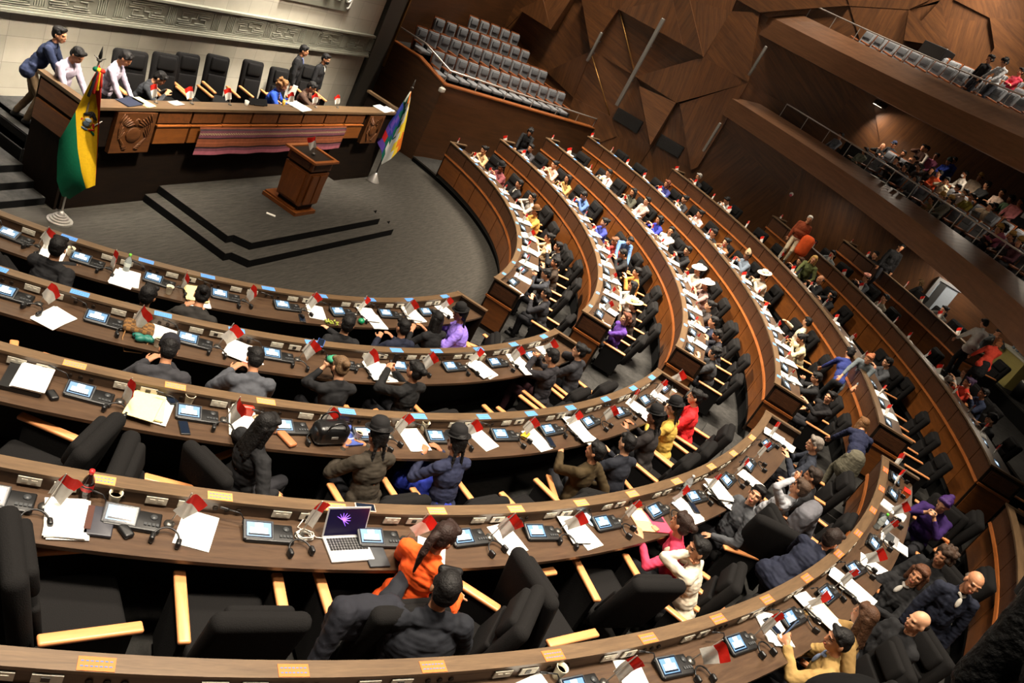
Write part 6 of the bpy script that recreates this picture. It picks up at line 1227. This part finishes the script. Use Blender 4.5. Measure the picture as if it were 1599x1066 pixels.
# coats
t = thing('coat', 'dark navy coat hung over an armchair left of the man in quilted jacket', 'coat', at(575, 945, zf(4) + .95)); mb = MB(); mb.rbox((0, 0, -.1), (.44, .16, .3), .07); mb.cap((-.16, -.05, -.0), (-.24, -.14, -.42), .07, .05); mb.cap((.16, -.05, -.0), (.2, -.14, -.4), .07, .05); c = link('body', fuse(mb, .016, 3, .012, 9), t); setm(c, [fabric((30, 31, 38))]); t.rotation_euler.z = turn(-129)
t = thing('coat', 'grey jacket hung over the chair beside the man with hands behind head', 'coat', at(1262, 800, zf(4) + .9)); mb = MB(); mb.rbox((0, 0, -.08), (.48, .2, .34), .08); mb.cap((.18, -.02, -.05), (.3, -.16, -.55), .08, .06); c = link('body', fuse(mb, .016, 3, .012, 4), t); setm(c, [fabric((92, 92, 98))]); t.rotation_euler.z = turn(-107)
t = thing('phone_held', 'smartphone held up by the man in khaki jacket', 'phone', at(1235, 978, zt(5) + .22), turn(-113)); MB().rbox((0, 0, .0), (.075, .01, .15), .004, 0).build('case', BLP, t); MB().box((0, -.0055, 0), (.065, .001, .135), 0).build('screen', SCR, t)
# balcony audience: (px, py, tier radius, colour, hair, hat, words)
AUD = [(1313, 212, 13.75, (110, 116, 126), 'short', None, 'in grey padded jacket leaning forward at the wall end'), (1351, 235, 13.75, (120, 124, 110), 'bob', None, 'in pale green grey top behind the rail'), (1396, 225, 14.95, (28, 28, 32), 'short', 'cap', 'in dark coat and blue cap by the lit wall'), (1378, 228, 14.95, (40, 38, 36), 'bald', None, 'in dark clothes beside the loudspeaker'), (1411, 240, 14.95, (62, 64, 70), 'short', None, 'in charcoal, top row'), (1428, 249, 14.35, (34, 32, 32), 'bun', None, 'in plain black top, middle row'), (1446, 232, 15.55, (214, 204, 190), 'short', None, 'in cream vest with dark sleeves, top row'), (1440, 229, 15.75, (60, 38, 28), 'short', None, 'in brown stretching an arm'), (1462, 244, 15.55, (196, 112, 150), 'bun', None, 'in pink sweater under dark vest'), (1482, 252, 15.55, (48, 70, 168), 'short', 'beanie', 'in blue jacket and green beanie'), (1490, 250, 15.75, (48, 60, 150), 'short', None, 'in blue behind the green beanie'), (1455, 266, 14.35, (44, 34, 30), 'long', None, 'in dark brown, middle row'), (1436, 262, 14.35, (50, 40, 36), 'bun', None, 'in black holding a bag'), (1467, 271, 14.35, (206, 84, 46), 'short', None, 'in orange scarf and olive coat'), (1507, 272, 15.0, (222, 214, 202), 'short', None, 'in white jacket and white mask'), (1478, 282, 14.35, (212, 196, 168), 'bun', None, 'in cream shawl, middle row'), (1530, 277, 15.5, (206, 184, 160), 'short', 'bowler', 'in beige coat and olive hat'), (1541, 289, 15.3, (40, 40, 40), 'curly', None, 'in black beside the beige coat'), (1496, 293, 14.35, (34, 36, 46), 'short', None, 'in dark suit, middle row'), (1507, 301, 14.35, (196, 182, 176), 'bun', None, 'in pale scarf with white mask'), (1518, 308, 14.35, (132, 120, 46), 'bun', None, 'in mustard sweater, middle row'), (1565, 301, 15.3, (180, 156, 138), 'short', None, 'in beige leaning on an elbow'), (1578, 311, 15.2, (64, 84, 58), 'curly', None, 'in floral green top'), (1546, 323, 14.6, (208, 188, 160), 'short', None, 'in cream jacket leaning back'), (1594, 315, 15.0, (206, 128, 130), 'bun', None, 'in pink dress, top row'), (1569, 355, 13.8, (140, 72, 92), 'bob', None, 'in mauve skirt and top'), (1455, 312, 13.75, (124, 100, 60), 'bun', None, 'in tan shawl behind the rail'), (1470, 307, 13.9, (70, 74, 60), 'braids', 'bowler', 'in green with gold brown hat'), (1484, 313, 13.75, (96, 92, 80), 'braids', 'bowler', 'in grey cape and gold brown hat'), (1560, 358, 13.75, (52, 46, 44), 'braids', 'bowler', 'in dark shawl with tan hat, lower corner'), (1580, 370, 13.75, (46, 42, 46), 'braids', 'bowler', 'in dark clothes with tan hat, front row'), (1592, 378, 13.75, (84, 48, 56), 'braids', 'bowler', 'in maroon with tan hat at the edge'), (1414, 262, 13.9, (30, 30, 34), 'short', None, 'in black behind the music sheets'), (1400, 250, 13.9, (42, 40, 40), 'short', None, 'in dark coat, front row'), (1430, 280, 13.8, (66, 66, 70), 'long', None, 'in grey coat, front row'), (1404, 258, 14.35, (26, 26, 28), 'short', None, 'in dark sweater, middle row'), (1553, 322, 15.0, (52, 44, 42), 'short', None, 'in dark jacket beyond the cream one')]
for i, (px, py, r, c, h, hat, words) in enumerate(AUD):
    g = atcyl(px, py, r); f = head_deg(g) + 180
    person(px, py, 0, f + R.uniform(-25, 25), 'person %s on the lower balcony' % words, pose=('back', 'cross', 'desk', 'chin')[i % 4], top=c, bottom=(46, 44, 46), style=('blouse', 'jacket', 'shirt')[i % 3], hair=h, hat=hat, hatc=((48, 62, 60) if hat == 'beanie' else (34, 40, 62) if hat == 'cap' else (176, 138, 74)), s=.64, cyl=r, sk=SK1 if i % 2 else SK2, mask=(226, 224, 220) if 'white mask' in words else None)
for px, py, r, c, h, pose, words in ((1546, 92, 13.75, (34, 32, 34), 'curly', 'stand', 'in black top and grey skirt standing by the rail'), (1568, 97, 13.75, (176, 178, 182), 'curly', 'standh', 'in pale grey sweater leaning on the rail'), (1594, 112, 14.3, (200, 60, 80), 'bun', 'cross', 'in red jacket seated at the edge')):
    g = atcyl(px, py, r); person(px, py, 0, head_deg(g) + 180, 'person %s on the upper balcony' % words, pose=pose, top=c, bottom=(60, 62, 70), style='blouse', hair=h, s=.64, cyl=r)
# loose sheets on the lower balcony ledge
for i, (px, py) in enumerate(((1368, 272), (1382, 281), (1400, 293), (1411, 298))):
    p = atcyl(px, py, 13.4); p.z = 4.545; paper(p, turn(head_deg(p)), 'white sheets lying on the lower balcony ledge, %s from the wall' % ORD[i + 1], PAPER, 2, .13, .18)
# dark figure close to the camera
d = ray(1668, 1092).normalized(); hp = CAM + d * 1.15; DK = (9, 9, 10)
o = person(1665, 1075, 0, 16, 'out of focus person in black hood close by at the lower right edge', pose='stand', top=DK, bottom=DK, hc=DK, style='puffer', hair='bob', hat='beanie', hatc=DK, s=.9)
o.location = Vector((hp.x, hp.y, hp.z - 1.55 * .9))
mb = MB(); mb.box((o.location.x, o.location.y, o.location.z - .05 + .02), (.5, .5, .1), 0); mb.build('floor_balcony_west', CARD, kind='structure')
import re
for o in list(COL.objects):
    if o.get('label'):
        o['label'] = re.sub(r'\b(waiter|woman|man)\b', 'person', o['label'])
# ------------------------------------------------------------------ light: the hall's lamps, added fill lamps and a little bounced light
SC.render.engine = 'CYCLES'
wd = bpy.data.worlds.new('world'); SC.world = wd; wd.use_nodes = True; bg = wd.node_tree.nodes['Background']; bg.inputs['Color'].default_value = (1.0, .88, .74, 1); bg.inputs['Strength'].default_value = .05
def lamp(x, y, z, tx, ty, tz, power, size, spread=120, col=(1, .87, .7)):
    l = bpy.data.lights.new('hall_or_fill_lamp', 'AREA'); l.energy = power; l.size = size; l.spread = rad(spread); l.color = col; o = bpy.data.objects.new('hall_or_fill_lamp', l); COL.objects.link(o); o.location = (x, y, z)
    o.rotation_euler = Vector((tx - x, ty - y, tz - z)).to_track_quat('-Z', 'Y').to_euler(); return o
P_ = 1.0
for r_, aa, pw in ((8, -150, 130), (8, -125, 130), (8, -97, 130), (8, -68, 140), (8, -40, 150), (11.6, -142, 215), (11.6, -122, 230), (11.6, -100, 210), (9.4, -78, 170), (9.3, -60, 170), (9.3, -42, 140), (9.3, -28, 80), (15, -118, 110)):
    p = pol(r_, aa, 11.6); lamp(p.x, p.y, p.z, p.x, p.y, 0, pw * P_, 1.0, 70 if aa < -90 else 54)
for x in (-2.5, 0, 2.5): lamp(x, -3.6, 11.6, x, -3.0, 0, 20 * P_, 1.0, 50)
for x in (-3, 1.5): lamp(x, -1.3, 9.8, x, .25, 2.4, 175 * P_, .8, 46, (1, .92, .8))
for a, pw in ((-28, 70), (-45, 90), (-64, 90), (-80, 80)):
    q = pol(8.6, a, 1.6); lamp(q.x * .1, -1.2, 11.4, q.x, q.y, q.z, pw * P_, .8, 40)  # added fill lamps that brighten the right block's desk fronts
for x in (-2.5, 2.0): lamp(x, -6.2, 11.2, x, -1.2, 1.5, 75 * P_, .8, 26)  # added lamps, only there to brighten the presidium desk front
for y in (-1.5, -4.5, -7.5, -10.5): lamp(XE - 1.6, y, 10.6, XE - .2, y, 3.2, 68 * P_, .7, 80, (1, .86, .68))
lamp(8.6, -1.0, 9.5, 8.6, -1.4, 1.8, 110 * P_, .8, 80)
for a, zz in ((-44, 5.7), (-53, 5.7), (-62, 5.7), (-71, 5.7)): p = pol(14.6, a, zz); lamp(p.x, p.y, p.z, p.x, p.y, 4.0, 9, .4, 150, (1, .85, .68))
lamp(11.1, -9.3, 5.7, 11.5, -10.6, 4.6, 10, .12, 120, (1, .86, .7))
for a in (-42, -56, -70): p = pol(14.6, a, 10.2); lamp(p.x, p.y, p.z, p.x, p.y, 6.4, 80, .6, 90)
for r_, a in ((14.4, -44), (14.8, -53), (14.8, -62), (14.6, -72), (16.4, -55)): p = pol(r_, a, 3.8); lamp(p.x, p.y, p.z, p.x, p.y, 2, 13, .4, 160)  # added below the lower balcony to lift the dark back rows
lamp(10.7, -13.2, 3.8, 11.5, -13.3, 2.6, 12, .3, 120, (1, .94, .86))
SC.view_settings.view_transform = 'Standard'; SC.view_settings.look = 'None'; SC.view_settings.gamma = 1; SC.view_settings.use_curve_mapping = False; SC.view_settings.exposure = .3
SC.cycles.use_denoising = True; SC.cycles.max_bounces = 5; SC.cycles.diffuse_bounces = 3; SC.cycles.glossy_bounces = 2; SC.cycles.sample_clamp_indirect = 4
